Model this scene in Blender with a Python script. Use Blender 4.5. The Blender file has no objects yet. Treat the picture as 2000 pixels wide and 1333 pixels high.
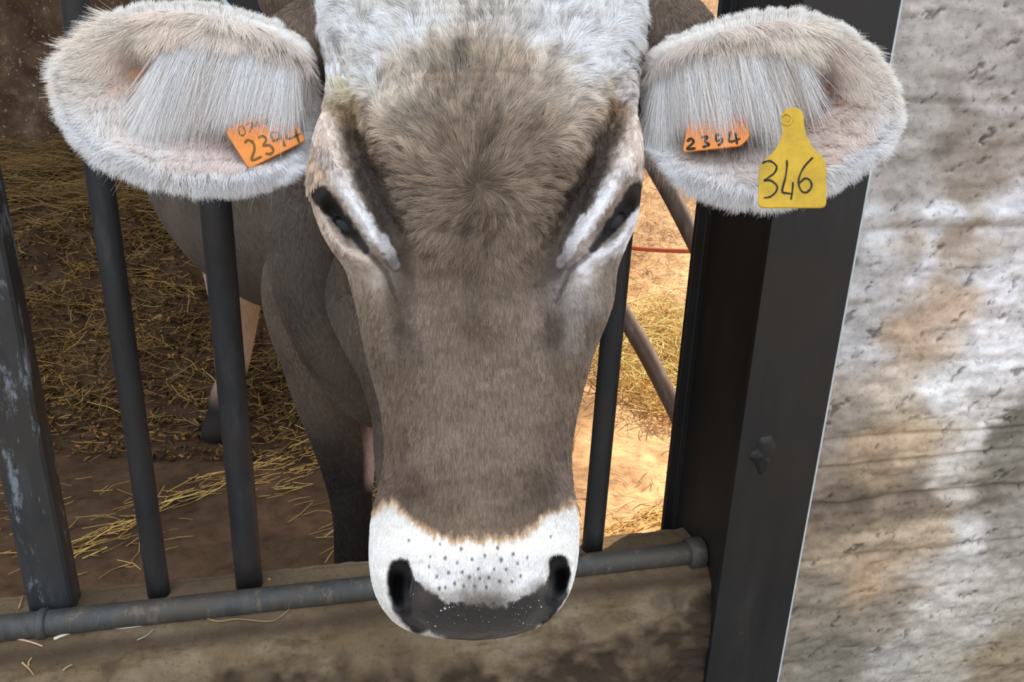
import bpy, math, random
import numpy as np
from mathutils import Vector, Matrix
rng = np.random.default_rng(7)
random.seed(7)
S = bpy.context.scene

# ------------------------------------------------------------------ camera
W_, H_ = 2000.0, 1333.0
FPX = 1555.0
PITCH, ROLL = math.radians(20.0), math.radians(1.85)
CAMZ = 1.30
C = np.array([0.0, 0.0, CAMZ])
FW = np.array([0, math.cos(PITCH), -math.sin(PITCH)])
U0 = np.array([0, math.sin(PITCH), math.cos(PITCH)])
R0 = np.array([1.0, 0, 0])
RT = R0 * math.cos(ROLL) + U0 * math.sin(ROLL)
UP = U0 * math.cos(ROLL) - R0 * math.sin(ROLL)
cd = bpy.data.cameras.new('camera')
cam = bpy.data.objects.new('camera', cd)
S.collection.objects.link(cam)
cd.sensor_width = 36.0
cd.lens = 36.0 * FPX / W_
cd.clip_start = 0.02
cam.matrix_world = Matrix(((RT[0], UP[0], -FW[0], C[0]), (RT[1], UP[1], -FW[1], C[1]),
                           (RT[2], UP[2], -FW[2], C[2]), (0, 0, 0, 1)))
S.camera = cam

# ------------------------------------------------------------------ world, sun, exposure
SKY = 1.75
wd = bpy.data.worlds.new('sky'); S.world = wd; wd.use_nodes = True
bg = wd.node_tree.nodes['Background']
bg.inputs[1].default_value = SKY
_t = wd.node_tree; _tc = _t.nodes.new('ShaderNodeTexCoord'); _sp = _t.nodes.new('ShaderNodeSeparateXYZ'); _cr = _t.nodes.new('ShaderNodeValToRGB')
_t.links.new(_tc.outputs['Generated'], _sp.inputs[0]); _t.links.new(_sp.outputs[2], _cr.inputs[0]); _t.links.new(_cr.outputs[0], bg.inputs[0])
_e = _cr.color_ramp.elements; _e[0].position = 0.0; _e[0].color = (0.16, 0.15, 0.14, 1); _e[1].position = 1.0; _e[1].color = (1.38, 1.48, 1.66, 1)
_m = _e.new(0.02); _m.color = (0.52, 0.55, 0.60, 1); _m = _e.new(0.35); _m.color = (0.85, 0.95, 1.10, 1)
sl = bpy.data.lights.new('sun', 'SUN'); sl.energy = 7.0; sl.angle = math.radians(0.6); sl.color = (1.0, 0.84, 0.66)
so = bpy.data.objects.new('sun', sl); S.collection.objects.link(so)
so.rotation_euler = Vector((0.50, 0.50, 0.8)).to_track_quat('Z', 'Y').to_euler()
so.location = (2, 2, 5)
S.view_settings.view_transform = 'Standard'; S.view_settings.look = 'None'
S.view_settings.exposure = 0.0; S.view_settings.gamma = 1.0
try: S.view_settings.use_curve_mapping = False
except Exception: pass

# ------------------------------------------------------------------ helpers
def lin(c):
    c = np.asarray(c, float) / 255.0
    return np.where(c <= 0.04045, c / 12.92, ((c + 0.055) / 1.055) ** 2.4)
def P(px, py, d):
    px, py, d = np.broadcast_arrays(np.asarray(px, float), np.asarray(py, float), np.asarray(d, float))
    r = FW + RT * ((px - W_ / 2) / FPX)[..., None] - UP * ((py - H_ / 2) / FPX)[..., None]
    return C + r * d[..., None]
def ray(px, py): return FW + RT * (px - W_ / 2) / FPX - UP * (py - H_ / 2) / FPX
def PY(px, py, Y):
    r = ray(px, py); return C + r * (Y / r[1])
def smooth(x, a=0.0, b=1.0):
    t = np.clip((np.asarray(x, float) - a) / (b - a), 0, 1); return t * t * (3 - 2 * t)

class VNoise:
    def __init__(s, seed, n=256):
        s.n = n; s.g = np.random.default_rng(seed).random((n, n)) * 2 - 1
    def __call__(s, x, y):
        x = np.asarray(x, float); y = np.asarray(y, float)
        xi = np.floor(x).astype(int); yi = np.floor(y).astype(int)
        fx = x - xi; fy = y - yi
        fx = fx * fx * (3 - 2 * fx); fy = fy * fy * (3 - 2 * fy); n = s.n
        a = s.g[yi % n, xi % n]; b = s.g[yi % n, (xi + 1) % n]; c = s.g[(yi + 1) % n, xi % n]; d = s.g[(yi + 1) % n, (xi + 1) % n]
        return (a * (1 - fx) + b * fx) * (1 - fy) + (c * (1 - fx) + d * fx) * fy
    def fbm(s, x, y, o=4):
        r = 0; a = 1.0
        for k in range(o):
            r = r + a * s(x * 2 ** k + 17.3 * k, y * 2 ** k + 5.1 * k); a *= 0.5
        return r
N1, N2, N3, N4 = VNoise(1), VNoise(2), VNoise(3), VNoise(4)

def polydist(px, py, poly):
    best = np.full(np.shape(px), 1e9); tt = np.zeros(np.shape(px)); n = len(poly) - 1
    for i in range(n):
        ax, ay = poly[i]; bx, by = poly[i + 1]
        vx, vy = bx - ax, by - ay
        t = np.clip(((px - ax) * vx + (py - ay) * vy) / (vx * vx + vy * vy), 0, 1)
        d = np.hypot(px - ax - t * vx, py - ay - t * vy)
        m = d < best
        best = np.where(m, d, best); tt = np.where(m, (i + t) / n, tt)
    return best, tt
def ridge(px, py, poly, w, h, taper=0.0):
    d, t = polydist(px, py, poly)
    e = 1.0
    if taper: e = smooth(t, -0.02, taper) * smooth(1 - t, -0.02, taper)
    return h * np.exp(-(d / w) ** 2) * e
def gauss(px, py, cx, cy, sx, sy, h): return h * np.exp(-((px - cx) / sx) ** 2 - ((py - cy) / sy) ** 2)

def catmull(keys, q):
    keys = np.asarray(keys, float); n = len(keys)
    q = np.clip(q, 0, n - 1 - 1e-9); i = np.floor(q).astype(int); t = (q - i)[:, None]
    g = lambda k: keys[np.clip(k, 0, n - 1)]
    p0, p1, p2, p3 = g(i - 1), g(i), g(i + 1), g(i + 2)
    return 0.5 * (2 * p1 + (p2 - p0) * t + (2 * p0 - 5 * p1 + 4 * p2 - p3) * t ** 2 + (3 * p1 - p0 - 3 * p2 + p3) * t ** 3)

def link(o, parent=None):
    S.collection.objects.link(o)
    if parent is not None: o.parent = parent
    return o
def empty(name, loc, label, cat, group=None):
    o = bpy.data.objects.new(name, None); o.location = loc; o.empty_display_size = 0.05; link(o)
    o['label'] = label; o['category'] = cat
    if group: o['group'] = group
    bpy.context.view_layer.update()
    return o
def mesh_obj(name, V, F, mat, parent=None, col=None, attrs=None, smooth_=True, kind=None):
    V = np.asarray(V, float)
    off = np.zeros(3)
    if parent is not None: off = np.array(parent.matrix_world.translation)
    me = bpy.data.meshes.new(name)
    V = V - off
    if isinstance(F, np.ndarray):
        n, k = F.shape
        me.vertices.add(len(V)); me.vertices.foreach_set('co', V.astype(np.float32).ravel())
        me.loops.add(n * k); me.loops.foreach_set('vertex_index', F.astype(np.int32).ravel())
        me.polygons.add(n); me.polygons.foreach_set('loop_start', np.arange(0, n * k, k, dtype=np.int32))
        me.update(calc_edges=True)
    else:
        me.from_pydata([tuple(v) for v in V], [], F)
    me.validate()
    if smooth_: me.polygons.foreach_set('use_smooth', np.ones(len(me.polygons), bool))
    if col is not None:
        a = me.attributes.new('tint', 'FLOAT_COLOR', 'POINT')
        c = np.ones((len(V), 4), np.float32); c[:, :3] = col; a.data.foreach_set('color', c.ravel())
    for k_, v_ in (attrs or {}).items():
        a = me.attributes.new(k_, 'FLOAT', 'POINT'); a.data.foreach_set('value', np.asarray(v_, np.float32))
    me.materials.append(mat)
    o = bpy.data.objects.new(name, me); link(o, parent)
    if parent is None and smooth_ is None: pass
    if kind: o['kind'] = kind
    me.update()
    return o
def tag(o, label, cat, group=None, kind=None):
    o['label'] = label; o['category'] = cat
    if group: o['group'] = group
    if kind: o['kind'] = kind
    return o
def grid_faces(nr, nc, wrap=False):
    r = np.arange(nr - 1)[:, None]; c = np.arange(nc if wrap else nc - 1)[None, :]
    c2 = (c + 1) % nc
    a = r * nc + c; b = r * nc + c2; d = (r + 1) * nc + c; e = (r + 1) * nc + c2
    return np.stack([a, b, e, d], -1).reshape(-1, 4)
def box(c, ex, ey, ez, hx, hy, hz, bev=0.0):
    """box about c along unit axes with half sizes, chamfered edges"""
    c, ex, ey, ez = map(np.asarray, (c, ex, ey, ez))
    b = min(bev, hx, hy, hz) if bev else 0
    V = []; idx = {}
    if not b:
        for i in (-1, 1):
            for j in (-1, 1):
                for k in (-1, 1): V.append(c + ex * i * hx + ey * j * hy + ez * k * hz)
        F = [(0, 1, 3, 2), (4, 6, 7, 5), (0, 4, 5, 1), (2, 3, 7, 6), (0, 2, 6, 4), (1, 5, 7, 3)]
        return V, F
    for i in (-1, 1):
        for j in (-1, 1):
            for k in (-1, 1):
                for ax in range(3):
                    h = [hx - b, hy - b, hz - b]; h[ax] = (hx, hy, hz)[ax]
                    idx[(i, j, k, ax)] = len(V); V.append(c + ex * i * h[0] + ey * j * h[1] + ez * k * h[2])
    F = []
    s = (-1, 1)
    for i in s: F.append([idx[(i, j, k, 0)] for j, k in ((-1, -1), (1, -1), (1, 1), (-1, 1))])
    for j in s: F.append([idx[(i, j, k, 1)] for i, k in ((-1, -1), (1, -1), (1, 1), (-1, 1))])
    for k in s: F.append([idx[(i, j, k, 2)] for i, j in ((-1, -1), (1, -1), (1, 1), (-1, 1))])
    for j in s:
        for k in s: F.append([idx[(-1, j, k, 1)], idx[(1, j, k, 1)], idx[(1, j, k, 2)], idx[(-1, j, k, 2)]])
    for i in s:
        for k in s: F.append([idx[(i, -1, k, 0)], idx[(i, 1, k, 0)], idx[(i, 1, k, 2)], idx[(i, -1, k, 2)]])
    for i in s:
        for j in s: F.append([idx[(i, j, -1, 0)], idx[(i, j, 1, 0)], idx[(i, j, 1, 1)], idx[(i, j, -1, 1)]])
    for i in s:
        for j in s:
            for k in s: F.append([idx[(i, j, k, a)] for a in range(3)])
    return V, F
def fixn(o):
    import bmesh
    bm = bmesh.new(); bm.from_mesh(o.data); bmesh.ops.recalc_face_normals(bm, faces=bm.faces); bm.to_mesh(o.data); bm.free()
    return o
def tube(path, radii, n=24, cap=True, wob=0.0, squash=None, up=(0, 0, 1)):
    """tube along a polyline with a radius (or rx, rz) per point"""
    path = np.asarray(path, float); m = len(path)
    radii = np.asarray(radii, float)
    if radii.ndim == 1: radii = np.stack([radii, radii], 1)
    T = np.gradient(path, axis=0); T /= np.linalg.norm(T, axis=1)[:, None]
    upv = np.asarray(up, float)
    V = []
    for i in range(m):
        s = np.cross(T[i], upv)
        if np.linalg.norm(s) < 1e-3: s = np.cross(T[i], (0, 1, 0.01))
        s /= np.linalg.norm(s); u = np.cross(s, T[i])
        a = np.linspace(0, 2 * np.pi, n, endpoint=False)
        w = 1 + wob * N1.fbm(np.cos(a) * 1.5 + i * 0.31, np.sin(a) * 1.5 + i * 0.27, 2)
        V.append(path[i] + (np.cos(a) * radii[i, 0] * w)[:, None] * s + (np.sin(a) * radii[i, 1] * w)[:, None] * u)
    V = np.concatenate(V); F = grid_faces(m, n, True).tolist()
    if cap:
        F.append(list(range(n))[::-1]); F.append([(m - 1) * n + i for i in range(n)])
    return V, F
def dense(path, radii, k):
    q = np.linspace(0, len(path) - 1, k)
    r = np.asarray(radii, float)
    if r.ndim == 1: r = np.stack([r, r], 1)
    return catmull(path, q), catmull(r, q)

# ------------------------------------------------------------------ materials
def nt(name):
    m = bpy.data.materials.new(name); m.use_nodes = True
    t = m.node_tree; b = t.nodes['Principled BSDF']
    return m, t, b
def N(t, typ, **kw):
    n = t.nodes.new(typ)
    for k, v in kw.items():
        if k in n.inputs.keys(): n.inputs[k].default_value = v
        else: setattr(n, k, v)
    return n
def L(t, a, b): t.links.new(a, b)
def ramp(t, fac, stops):
    r = t.nodes.new('ShaderNodeValToRGB'); e = r.color_ramp.elements
    e[0].position, e[0].color = stops[0][0], (*stops[0][1], 1)
    e[1].position, e[1].color = stops[-1][0], (*stops[-1][1], 1)
    for p_, c_ in stops[1:-1]:
        x = e.new(p_); x.color = (*c_, 1)
    L(t, fac, r.inputs[0]); return r.outputs[0]
def objco(t, scale=(1, 1, 1)):
    tc = t.nodes.new('ShaderNodeTexCoord'); mp = t.nodes.new('ShaderNodeMapping'); mp.inputs['Scale'].default_value = scale
    L(t, tc.outputs['Object'], mp.inputs[0]); return mp.outputs[0]
def noise(t, co, scale, detail=5, rough=0.6):
    n = N(t, 'ShaderNodeTexNoise'); n.inputs['Scale'].default_value = scale; n.inputs['Detail'].default_value = detail
    n.inputs['Roughness'].default_value = rough; L(t, co, n.inputs['Vector']); return n.outputs['Fac']
def mixc(t, fac, a, b, typ='MIX'):
    m = t.nodes.new('ShaderNodeMix'); m.data_type = 'RGBA'; m.blend_type = typ
    for s, v in ((m.inputs[0], fac), (m.inputs[6], a), (m.inputs[7], b)):
        if hasattr(v, 'links'): L(t, v, s)
        elif isinstance(v, (int, float)): s.default_value = v
        else: s.default_value = (*v, 1)
    return m.outputs[2]
def bump(t, b, h, strength=0.5, dist=0.005):
    n = t.nodes.new('ShaderNodeBump'); n.inputs['Strength'].default_value = strength; n.inputs['Distance'].default_value = dist
    L(t, h, n.inputs['Height']); L(t, n.outputs[0], b.inputs['Normal'])
def attr(t, name):
    a = t.nodes.new('ShaderNodeAttribute'); a.attribute_name = name; return a
def steel(name, c0, c1, c2, rough=0.55, metal=0.35, sc=30, mark=None):
    m, t, b = nt(name); co = objco(t, (1, 1, 0.25))
    f = noise(t, co, sc, 6, 0.65); g = noise(t, objco(t), sc * 0.25, 4, 0.6)
    c = ramp(t, f, [(0.3, c0), (0.55, c1), (0.75, c2)])
    c = mixc(t, ramp(t, g, [(0.45, (0, 0, 0)), (0.62, (1, 1, 1))]), c, tuple(np.array(c1) * np.array((1.1, 0.9, 0.75))))
    if mark: c = mixc(t, ramp(t, noise(t, objco(t, (1, 1, .3)), sc * .9, 8, .75), [(mark[0], (0, 0, 0)), (mark[0] + .08, (1, 1, 1))]), c, mark[1])
    L(t, c, b.inputs['Base Color']); b.inputs['Metallic'].default_value = metal
    b.inputs['Roughness'].default_value = rough
    bump(t, b, f, 0.25, 0.002); return m
M_beam = steel('dark_rusted_steel', (0.012, 0.012, 0.012), (0.022, 0.021, 0.020), (0.040, 0.036, 0.031), 0.5, 0.3, 14)
M_bar = steel('dark_grey_steel', (0.015, 0.0155, 0.016), (0.029, 0.030, 0.032), (0.06, 0.06, 0.06), 0.6, 0.35, 40)
M_post = steel('scuffed_steel', (0.028, 0.029, 0.03), (0.045, 0.048, 0.05), (0.08, 0.085, 0.09), 0.5, 0.35, 40, (0.55, (0.22, 0.25, 0.29)))
M_rail = steel('galvanised_rail', (0.034, 0.036, 0.034), (0.06, 0.062, 0.057), (0.10, 0.10, 0.09), 0.6, 0.2, 50, (0.54, (0.13, 0.10, 0.07)))
M_pipe = steel('rusty_galvanised_pipe', (0.10, 0.075, 0.055), (0.19, 0.155, 0.13), (0.30, 0.27, 0.25), 0.45, 0.35, 35)

def concrete(name, tints, sc=1.0, boards=True, dirt=0.5):
    m, t, b = nt(name)
    co = objco(t); cs = objco(t, (1, 1, 5.0))
    big = noise(t, co, 3.2 * sc, 6, 0.62); mid = noise(t, cs, 9 * sc, 7, 0.7); fine = noise(t, co, 90 * sc, 6, 0.75)
    c = ramp(t, big, [(0.36, tints[0]), (0.5, tints[1]), (0.62, tints[2])])
    c = mixc(t, ramp(t, mid, [(0.46, (0, 0, 0)), (0.62, (1, 1, 1))]), c, tints[3])
    sp = ramp(t, fine, [(0.30, (0.35, 0.32, 0.29)), (0.44, (1, 1, 1)), (0.66, (1.15, 1.15, 1.15))])
    c = mixc(t, 0.8, c, sp, 'MULTIPLY')
    a = attr(t, 'grime')
    c = mixc(t, a.outputs['Fac'], c, tints[4])
    L(t, c, b.inputs['Base Color']); b.inputs['Roughness'].default_value = 0.9
    b.inputs['Specular IOR Level'].default_value = 0.25
    bump(t, b, fine, 0.7, 0.004); return m
M_wall = concrete('board_marked_concrete', [lin((168, 158, 148)), lin((190, 184, 178)), lin((212, 208, 206)), lin((178, 160, 140)), lin((92, 80, 66))])
M_kerb = concrete('dirty_concrete', [lin((104, 88, 66)), lin((122, 104, 80)), lin((138, 122, 98)), lin((108, 90, 66)), lin((56, 44, 33))], 1.4)
M_pass = concrete('passage_concrete', [lin((120, 112, 100)), lin((140, 132, 120)), lin((150, 142, 130)), lin((120, 110, 98)), lin((60, 50, 40))], 1.0)

def make_wallface():
    m, t, b = nt('stained_concrete_face'); a = attr(t, 'tint'); f = noise(t, objco(t), 110, 6, .72)
    c = mixc(t, 1.0, a.outputs['Color'], ramp(t, f, [(.30, (.55, .52, .5)), (.44, (1, 1, 1)), (.68, (1.12, 1.12, 1.12))]), 'MULTIPLY')
    L(t, c, b.inputs['Base Color']); b.inputs['Roughness'].default_value = .9; b.inputs['Specular IOR Level'].default_value = .25
    bump(t, b, f, .6, .003); return m
M_wallface = make_wallface()
def make_backwall():
    m, t, b = nt('rough_brown_render'); co = objco(t)
    a = noise(t, co, 5, 6, 0.7); f = noise(t, co, 38, 5, 0.7)
    c = ramp(t, a, [(0.35, lin((96, 74, 56))), (0.55, lin((140, 110, 84))), (0.68, lin((190, 160, 128)))])
    c = mixc(t, ramp(t, f, [(0.60, (0, 0, 0)), (0.66, (1, 1, 1))]), c, lin((245, 222, 195)))
    L(t, c, b.inputs['Base Color']); b.inputs['Roughness'].default_value = 0.85; bump(t, b, f, 0.9, 0.02); return m
M_back = make_backwall()
def make_ground():
    m, t, b = nt('trodden_dung_and_earth'); co = objco(t)
    f = noise(t, co, 22, 7, 0.7)
    a = attr(t, 'tint')
    c = mixc(t, 1.0, a.outputs['Color'], ramp(t, f, [(0.3, (0.55, 0.5, 0.45)), (0.5, (1, 1, 1)), (0.7, (1.3, 1.3, 1.3))]), 'MULTIPLY')
    L(t, c, b.inputs['Base Color']); b.inputs['Roughness'].default_value = 0.75; b.inputs['Specular IOR Level'].default_value = 0.2
    bump(t, b, f, 0.6, 0.012); return m
M_ground = make_ground()
def make_tint(name, rough=0.6, spec=0.3, trans=0.0):
    m, t, b = nt(name); a = attr(t, 'tint'); L(t, a.outputs['Color'], b.inputs['Base Color'])
    b.inputs['Roughness'].default_value = rough; b.inputs['Specular IOR Level'].default_value = spec
    if trans: b.inputs['Subsurface Weight'].default_value = trans
    return m
M_straw = make_tint('dry_straw', 0.55, 0.3)
M_hair = make_tint('cow_hair', 0.55, 0.25)
def make_hide():
    m, t, b = nt('cow_hide'); a = attr(t, 'tint'); w = attr(t, 'wet'); co = objco(t)
    st = objco(t, (1, 1, 0.35))
    n1 = noise(t, st, 120, 4, 0.7); n2 = noise(t, co, 14, 5, 0.6)
    c = mixc(t, 0.55, a.outputs['Color'], ramp(t, n1, [(0.3, (0.72, 0.72, 0.72)), (0.7, (1.25, 1.25, 1.25))]), 'MULTIPLY')
    c = mixc(t, 0.5, c, ramp(t, n2, [(0.35, (0.75, 0.75, 0.75)), (0.65, (1.2, 1.2, 1.2))]), 'MULTIPLY')
    L(t, c, b.inputs['Base Color'])
    v = N(t, 'ShaderNodeTexVoronoi'); v.inputs['Scale'].default_value = 330; L(t, co, v.inputs['Vector'])
    mr = t.nodes.new('ShaderNodeMapRange'); L(t, w.outputs['Fac'], mr.inputs[0]); mr.inputs[3].default_value = 0.85; mr.inputs[4].default_value = 0.20
    L(t, mr.outputs[0], b.inputs['Roughness']); L(t, w.outputs['Fac'], b.inputs['Coat Weight']); b.inputs['Coat Roughness'].default_value = 0.12; b.inputs['Specular IOR Level'].default_value = 0.4
    mx = t.nodes.new('ShaderNodeMix'); L(t, w.outputs['Fac'], mx.inputs[0]); L(t, n1, mx.inputs[2]); L(t, v.outputs['Distance'], mx.inputs[3])
    bump(t, b, mx.outputs[0], 0.55, 0.0016); return m
M_hide = make_hide()
def plain(name, col, rough=0.5, spec=0.5, nz=0.0, sc=60, coat=0.0):
    m, t, b = nt(name)
    if nz:
        f = noise(t, objco(t), sc, 5, 0.65)
        c = mixc(t, 1.0, col, ramp(t, f, [(0.3, (1 - nz,) * 3), (0.7, (1 + nz * 0.5,) * 3)]), 'MULTIPLY'); L(t, c, b.inputs['Base Color'])
        bump(t, b, f, 0.15, 0.001)
    else: b.inputs['Base Color'].default_value = (*col, 1)
    b.inputs['Roughness'].default_value = rough; b.inputs['Specular IOR Level'].default_value = spec
    b.inputs['Coat Weight'].default_value = coat
    return m
M_eye = plain('dark_eyeball', (0.006, 0.005, 0.005), 0.3, 0.22)
M_yel = plain('yellow_tag_plastic', tuple(lin((206, 166, 38))), 0.45, 0.4, 0.28, 55)
M_org = plain('orange_tag_plastic', tuple(lin((226, 134, 46))), 0.45, 0.4, 0.18, 60)
M_ink = plain('black_marker_ink', (0.03, 0.028, 0.02), 0.7, 0.2)
M_ink2 = plain('faded_marker_ink', tuple(lin((112, 84, 36))), 0.7, 0.2)
M_sunshade = plain('sunshade_roof_sheet', (0.10, 0.09, 0.08), 0.8, 0.2, 0.2, 10)
M_strip = plain('pale_strip', tuple(lin((190, 198, 196))), 0.6, 0.3, 0.15, 80)
M_hose = plain('red_brown_hose', tuple(lin((176, 92, 60))), 0.6, 0.3, 0.2, 60)

# ------------------------------------------------------------------ fence frame of reference
YAW = math.radians(13.0)
E = np.array([math.cos(YAW), math.sin(YAW), 0]); NN = np.array([-math.sin(YAW), math.cos(YAW), 0]); Z = np.array([0, 0, 1.0])
O = np.array([0.343, 1.09, 0.0])
def FP(a, b, z): return O + E * a + NN * b + Z * z
def onfence(px, py, b):
    r = ray(px, py); t = np.dot(O + NN * b - C, NN) / np.dot(r, NN); p = C + r * t
    return np.dot(p - O, E), p[2]
BW, BD = 0.15, 0.22                      # beam width and depth
BB = 0.135                               # bars stand this far behind the beam face
kz = [onfence(485, 1140, BB)[1], onfence(310, 1158, BB)[1], onfence(1155, 1078, BB)[1]]
KT = float(np.mean(kz)); print('kerb top', kz)

# ------------------------------------------------------------------ structure
# pen floor with the bedding bank
gx = np.linspace(-5, 5, 340); gy = np.concatenate([np.linspace(1.36, 3.2, 150), np.linspace(3.215, 8.2, 200)])
GX, GY = np.meshgrid(gx, gy)
def ground_h(x, y):
    left = 0.62 * smooth(y, 2.75, 5.0) * smooth(-x, -0.2, 0.5)
    right = (0.10 * smooth(y, 2.6, 3.3) + 1.75 * smooth(y, 4.0, 7.0)) * smooth(x, 0.1, 0.7)
    b = 0.25 * smooth(y, 3, 5)
    r = np.maximum(left, np.maximum(right, b * 0.6))
    rough_ = 0.012 + 0.055 * smooth(y, 2.5, 3.2) * smooth(-x, -0.2, 0.3)
    return r + rough_ * N1.fbm(x * 5, y * 5, 4) + (0.008 + .022 * smooth(y, 2.5, 3.0) * smooth(-x, -0.2, 0.3)) * N2.fbm(x * 18, y * 18, 3)
GZ = ground_h(GX, GY)
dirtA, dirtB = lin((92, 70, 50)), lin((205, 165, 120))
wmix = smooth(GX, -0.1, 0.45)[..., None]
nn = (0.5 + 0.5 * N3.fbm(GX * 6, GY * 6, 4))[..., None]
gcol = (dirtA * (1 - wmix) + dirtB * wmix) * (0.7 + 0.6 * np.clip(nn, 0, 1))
fl = mesh_obj('floor', np.stack([GX, GY, GZ], -1).reshape(-1, 3), grid_faces(*GX.shape), M_ground, col=gcol.reshape(-1, 3))
fl['kind'] = 'structure'
# feed passage
px_ = np.linspace(-4, 4, 60); py_ = np.linspace(-4, 1.05, 40); PX, PYY = np.meshgrid(px_, py_)
pz = 0.10 + 0.01 * N1.fbm(PX * 3, PYY * 3, 3)
o = mesh_obj('floor_passage', np.stack([PX, PYY, pz], -1).reshape(-1, 3), grid_faces(*PX.shape), M_pass, attrs={'grime': np.full(PX.size, 0.25)})
o['kind'] = 'structure'

# back wall (relief in geometry)
wx = np.linspace(-5, 5, 420); wz = np.linspace(0, 2.2, 130); WX, WZ = np.meshgrid(wx, wz)
WY = 5.15 - 0.05 * N2.fbm(WX * 3.5, WZ * 3.5, 5) - 0.02 * np.maximum(N3(WX * 30, WZ * 30), 0.4)
kL = wx <= 0.25; WW = np.stack([WX, WY, WZ], -1)
o = mesh_obj('wall_back', WW[:, kL].reshape(-1, 3), grid_faces(len(wz), int(kL.sum())), M_back); o['kind'] = 'structure'
o = mesh_obj('wall_far', (WW[:, ~kL] + np.array([0, 2.75, 0])).reshape(-1, 3), grid_faces(len(wz), int((~kL).sum())), M_back); o['kind'] = 'structure'
V, F = box((0.20, 6.55, 1.1), (1, 0, 0), (0, 1, 0), (0, 0, 1), 0.06, 1.35, 1.1, 0.01)
o = mesh_obj('wall_return', V, F, M_back, smooth_=False); o['kind'] = 'structure'
V, F = box((-5.0, 3.0, 0.7), (1, 0, 0), (0, 1, 0), (0, 0, 1), 0.1, 5.2, 0.7, 0.01)  # unseen side wall, kept low so sky light comes in over it
o = mesh_obj('wall_left', V, F, M_back, smooth_=False); o['kind'] = 'structure'
V, F = box((-1.79, 4.8, 3.05), (1, 0, 0), (0, 1, 0), (0, 0, 1), 3.41, 3.7, 0.05, 0.01)  # unseen slab, edge placed so sun reaches only the right-hand ground
o = mesh_obj('roof_sunshade', V, F, M_sunshade, smooth_=False); o['kind'] = 'structure'

# kerb: the concrete sill under the fence, lofted along its length
prof = np.array([(0.180, -0.40), (0.178, -0.05), (0.170, -0.004), (0.160, 0.0), (0.15, 0.002), (0.12, 0.0), (0.085, -0.003), (0.062, -0.012), (0.048, -0.03), (0.036, -0.05), (0.012, -0.072),
                 (-0.012, -0.105), (-0.028, -0.15), (-0.034, -0.20), (-0.036, -0.27), (-0.038, -0.40)])
pq = catmull(prof, np.linspace(0, len(prof) - 1, 150))
A_ = np.linspace(-2.2, -0.004 + BW / 2 - 0.004, 520)
AA, QB = np.meshgrid(A_, pq[:, 0]); _, QZ = np.meshgrid(A_, pq[:, 1])
nearbeam = smooth(AA, -0.16, -0.02)
QB2 = QB + np.where(QB < 0.10, 0.045 * nearbeam * smooth(-QZ, 0.02, 0.2), 0)
dsp = 0.009 * N1.fbm(AA * 14, QZ * 26 + QB * 9, 5) * smooth(-QZ, -0.005, 0.05) + 0.0015 * N2.fbm(AA * 60, QB * 60 + QZ * 60, 3)
sm_ = smooth(-QZ, 0.02, 0.06)
KV = O + E * AA[..., None] + NN * (QB2 - dsp * sm_)[..., None] + Z * (KT + QZ + dsp * (1 - 0.5 * sm_))[..., None]
gr = smooth(-QZ + 0.028 * N3.fbm(AA * 22, QZ * 16 + QB * 8, 5) + .03 * smooth(AA, -.3, 0), 0.055, 0.115) * 0.82 * (.85 + .45 * N1.fbm(AA * 40, QZ * 50, 4)) + 0.5 * smooth(N4.fbm(AA * 12, QB * 12 + QZ * 12, 4), 0.35, 0.8) * smooth(-QZ, 0.02, .05)
gr = np.maximum(gr, 0.75 * np.exp(-((QZ + 0.022) / 0.014) ** 2))  # plus an even dark band along the sill just under the rail
o = mesh_obj('trim_1', KV.reshape(-1, 3), grid_faces(*AA.shape), M_kerb, attrs={'grime': np.clip(gr, 0, 0.95).ravel()}); o['kind'] = 'structure'

# concrete wall right of the beam
a_ = np.linspace(BW + 0.004, 2.2, 560); z_ = np.linspace(0.0, 2.4, 640)
A2, Z2 = np.meshgrid(a_, z_)
zj1, zj2 = onfence(1850, 418, 0.02)[1], onfence(1800, 970, 0.02)[1]
rel = 0.0035 * N1.fbm(A2 * 9, Z2 * 34, 5) + 0.0018 * N2.fbm(A2 * 45, Z2 * 60, 3)
wj = .5 * N1.fbm(A2 * 90, Z2 * 90, 3); pits = smooth(N3.fbm(A2 * 46 + wj, Z2 * 58 + wj, 4), 0.80, 1.1) * 0.004 + smooth(N4.fbm(A2 * 28 + wj, Z2 * 90, 4), 0.95, 1.2) * 0.003
def seam(z0, w, h, ph): return h * np.exp(-((Z2 - z0 - 0.004 * N2(A2 * 8 + ph, Z2 * 0)) / w) ** 2)
seams = seam(zj2, 0.007, 0.010, 1) + seam(zj2 + 0.075, 0.004, 0.006, 5) + seam(zj2 + 0.12, 0.003, 0.006, 7) - seam(zj1, 0.012, 0.006, 9) + seam(zj1 - 0.022, 0.004, 0.004, 2) \
    + seam(zj2 - 0.11, 0.004, 0.003, 3) + seam(zj1 + 0.16, 0.004, 0.003, 4)
B2 = 0.02 + pits + seams - rel
g2 = np.clip(0.55 * smooth(pits, 0.001, 0.004) + 0.7 * smooth(seam(zj2, 0.009, 1, 1) + 0.5 * N1.fbm(A2 * 20, Z2 * 40, 3), 0.55, 1.1)
             + 0.6 * smooth(N3.fbm(A2 * 5 + 3, Z2 * 8, 5), 0.35, 0.95) * smooth(zj1 - Z2, 0, 0.05)
             + 0.5 * smooth(seam(zj1 + 0.06, 0.05, 1, 1) * (0.5 + N4.fbm(A2 * 30, Z2 * 30, 3)), 0.6, 1.0)
             + 0.75 * gauss(A2, Z2, 0.40, zj2 + 0.045, 0.09, 0.06, 1.0) * smooth(N2.fbm(A2 * 14, Z2 * 22, 4), -0.3, 0.5), 0, 0.85)
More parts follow.
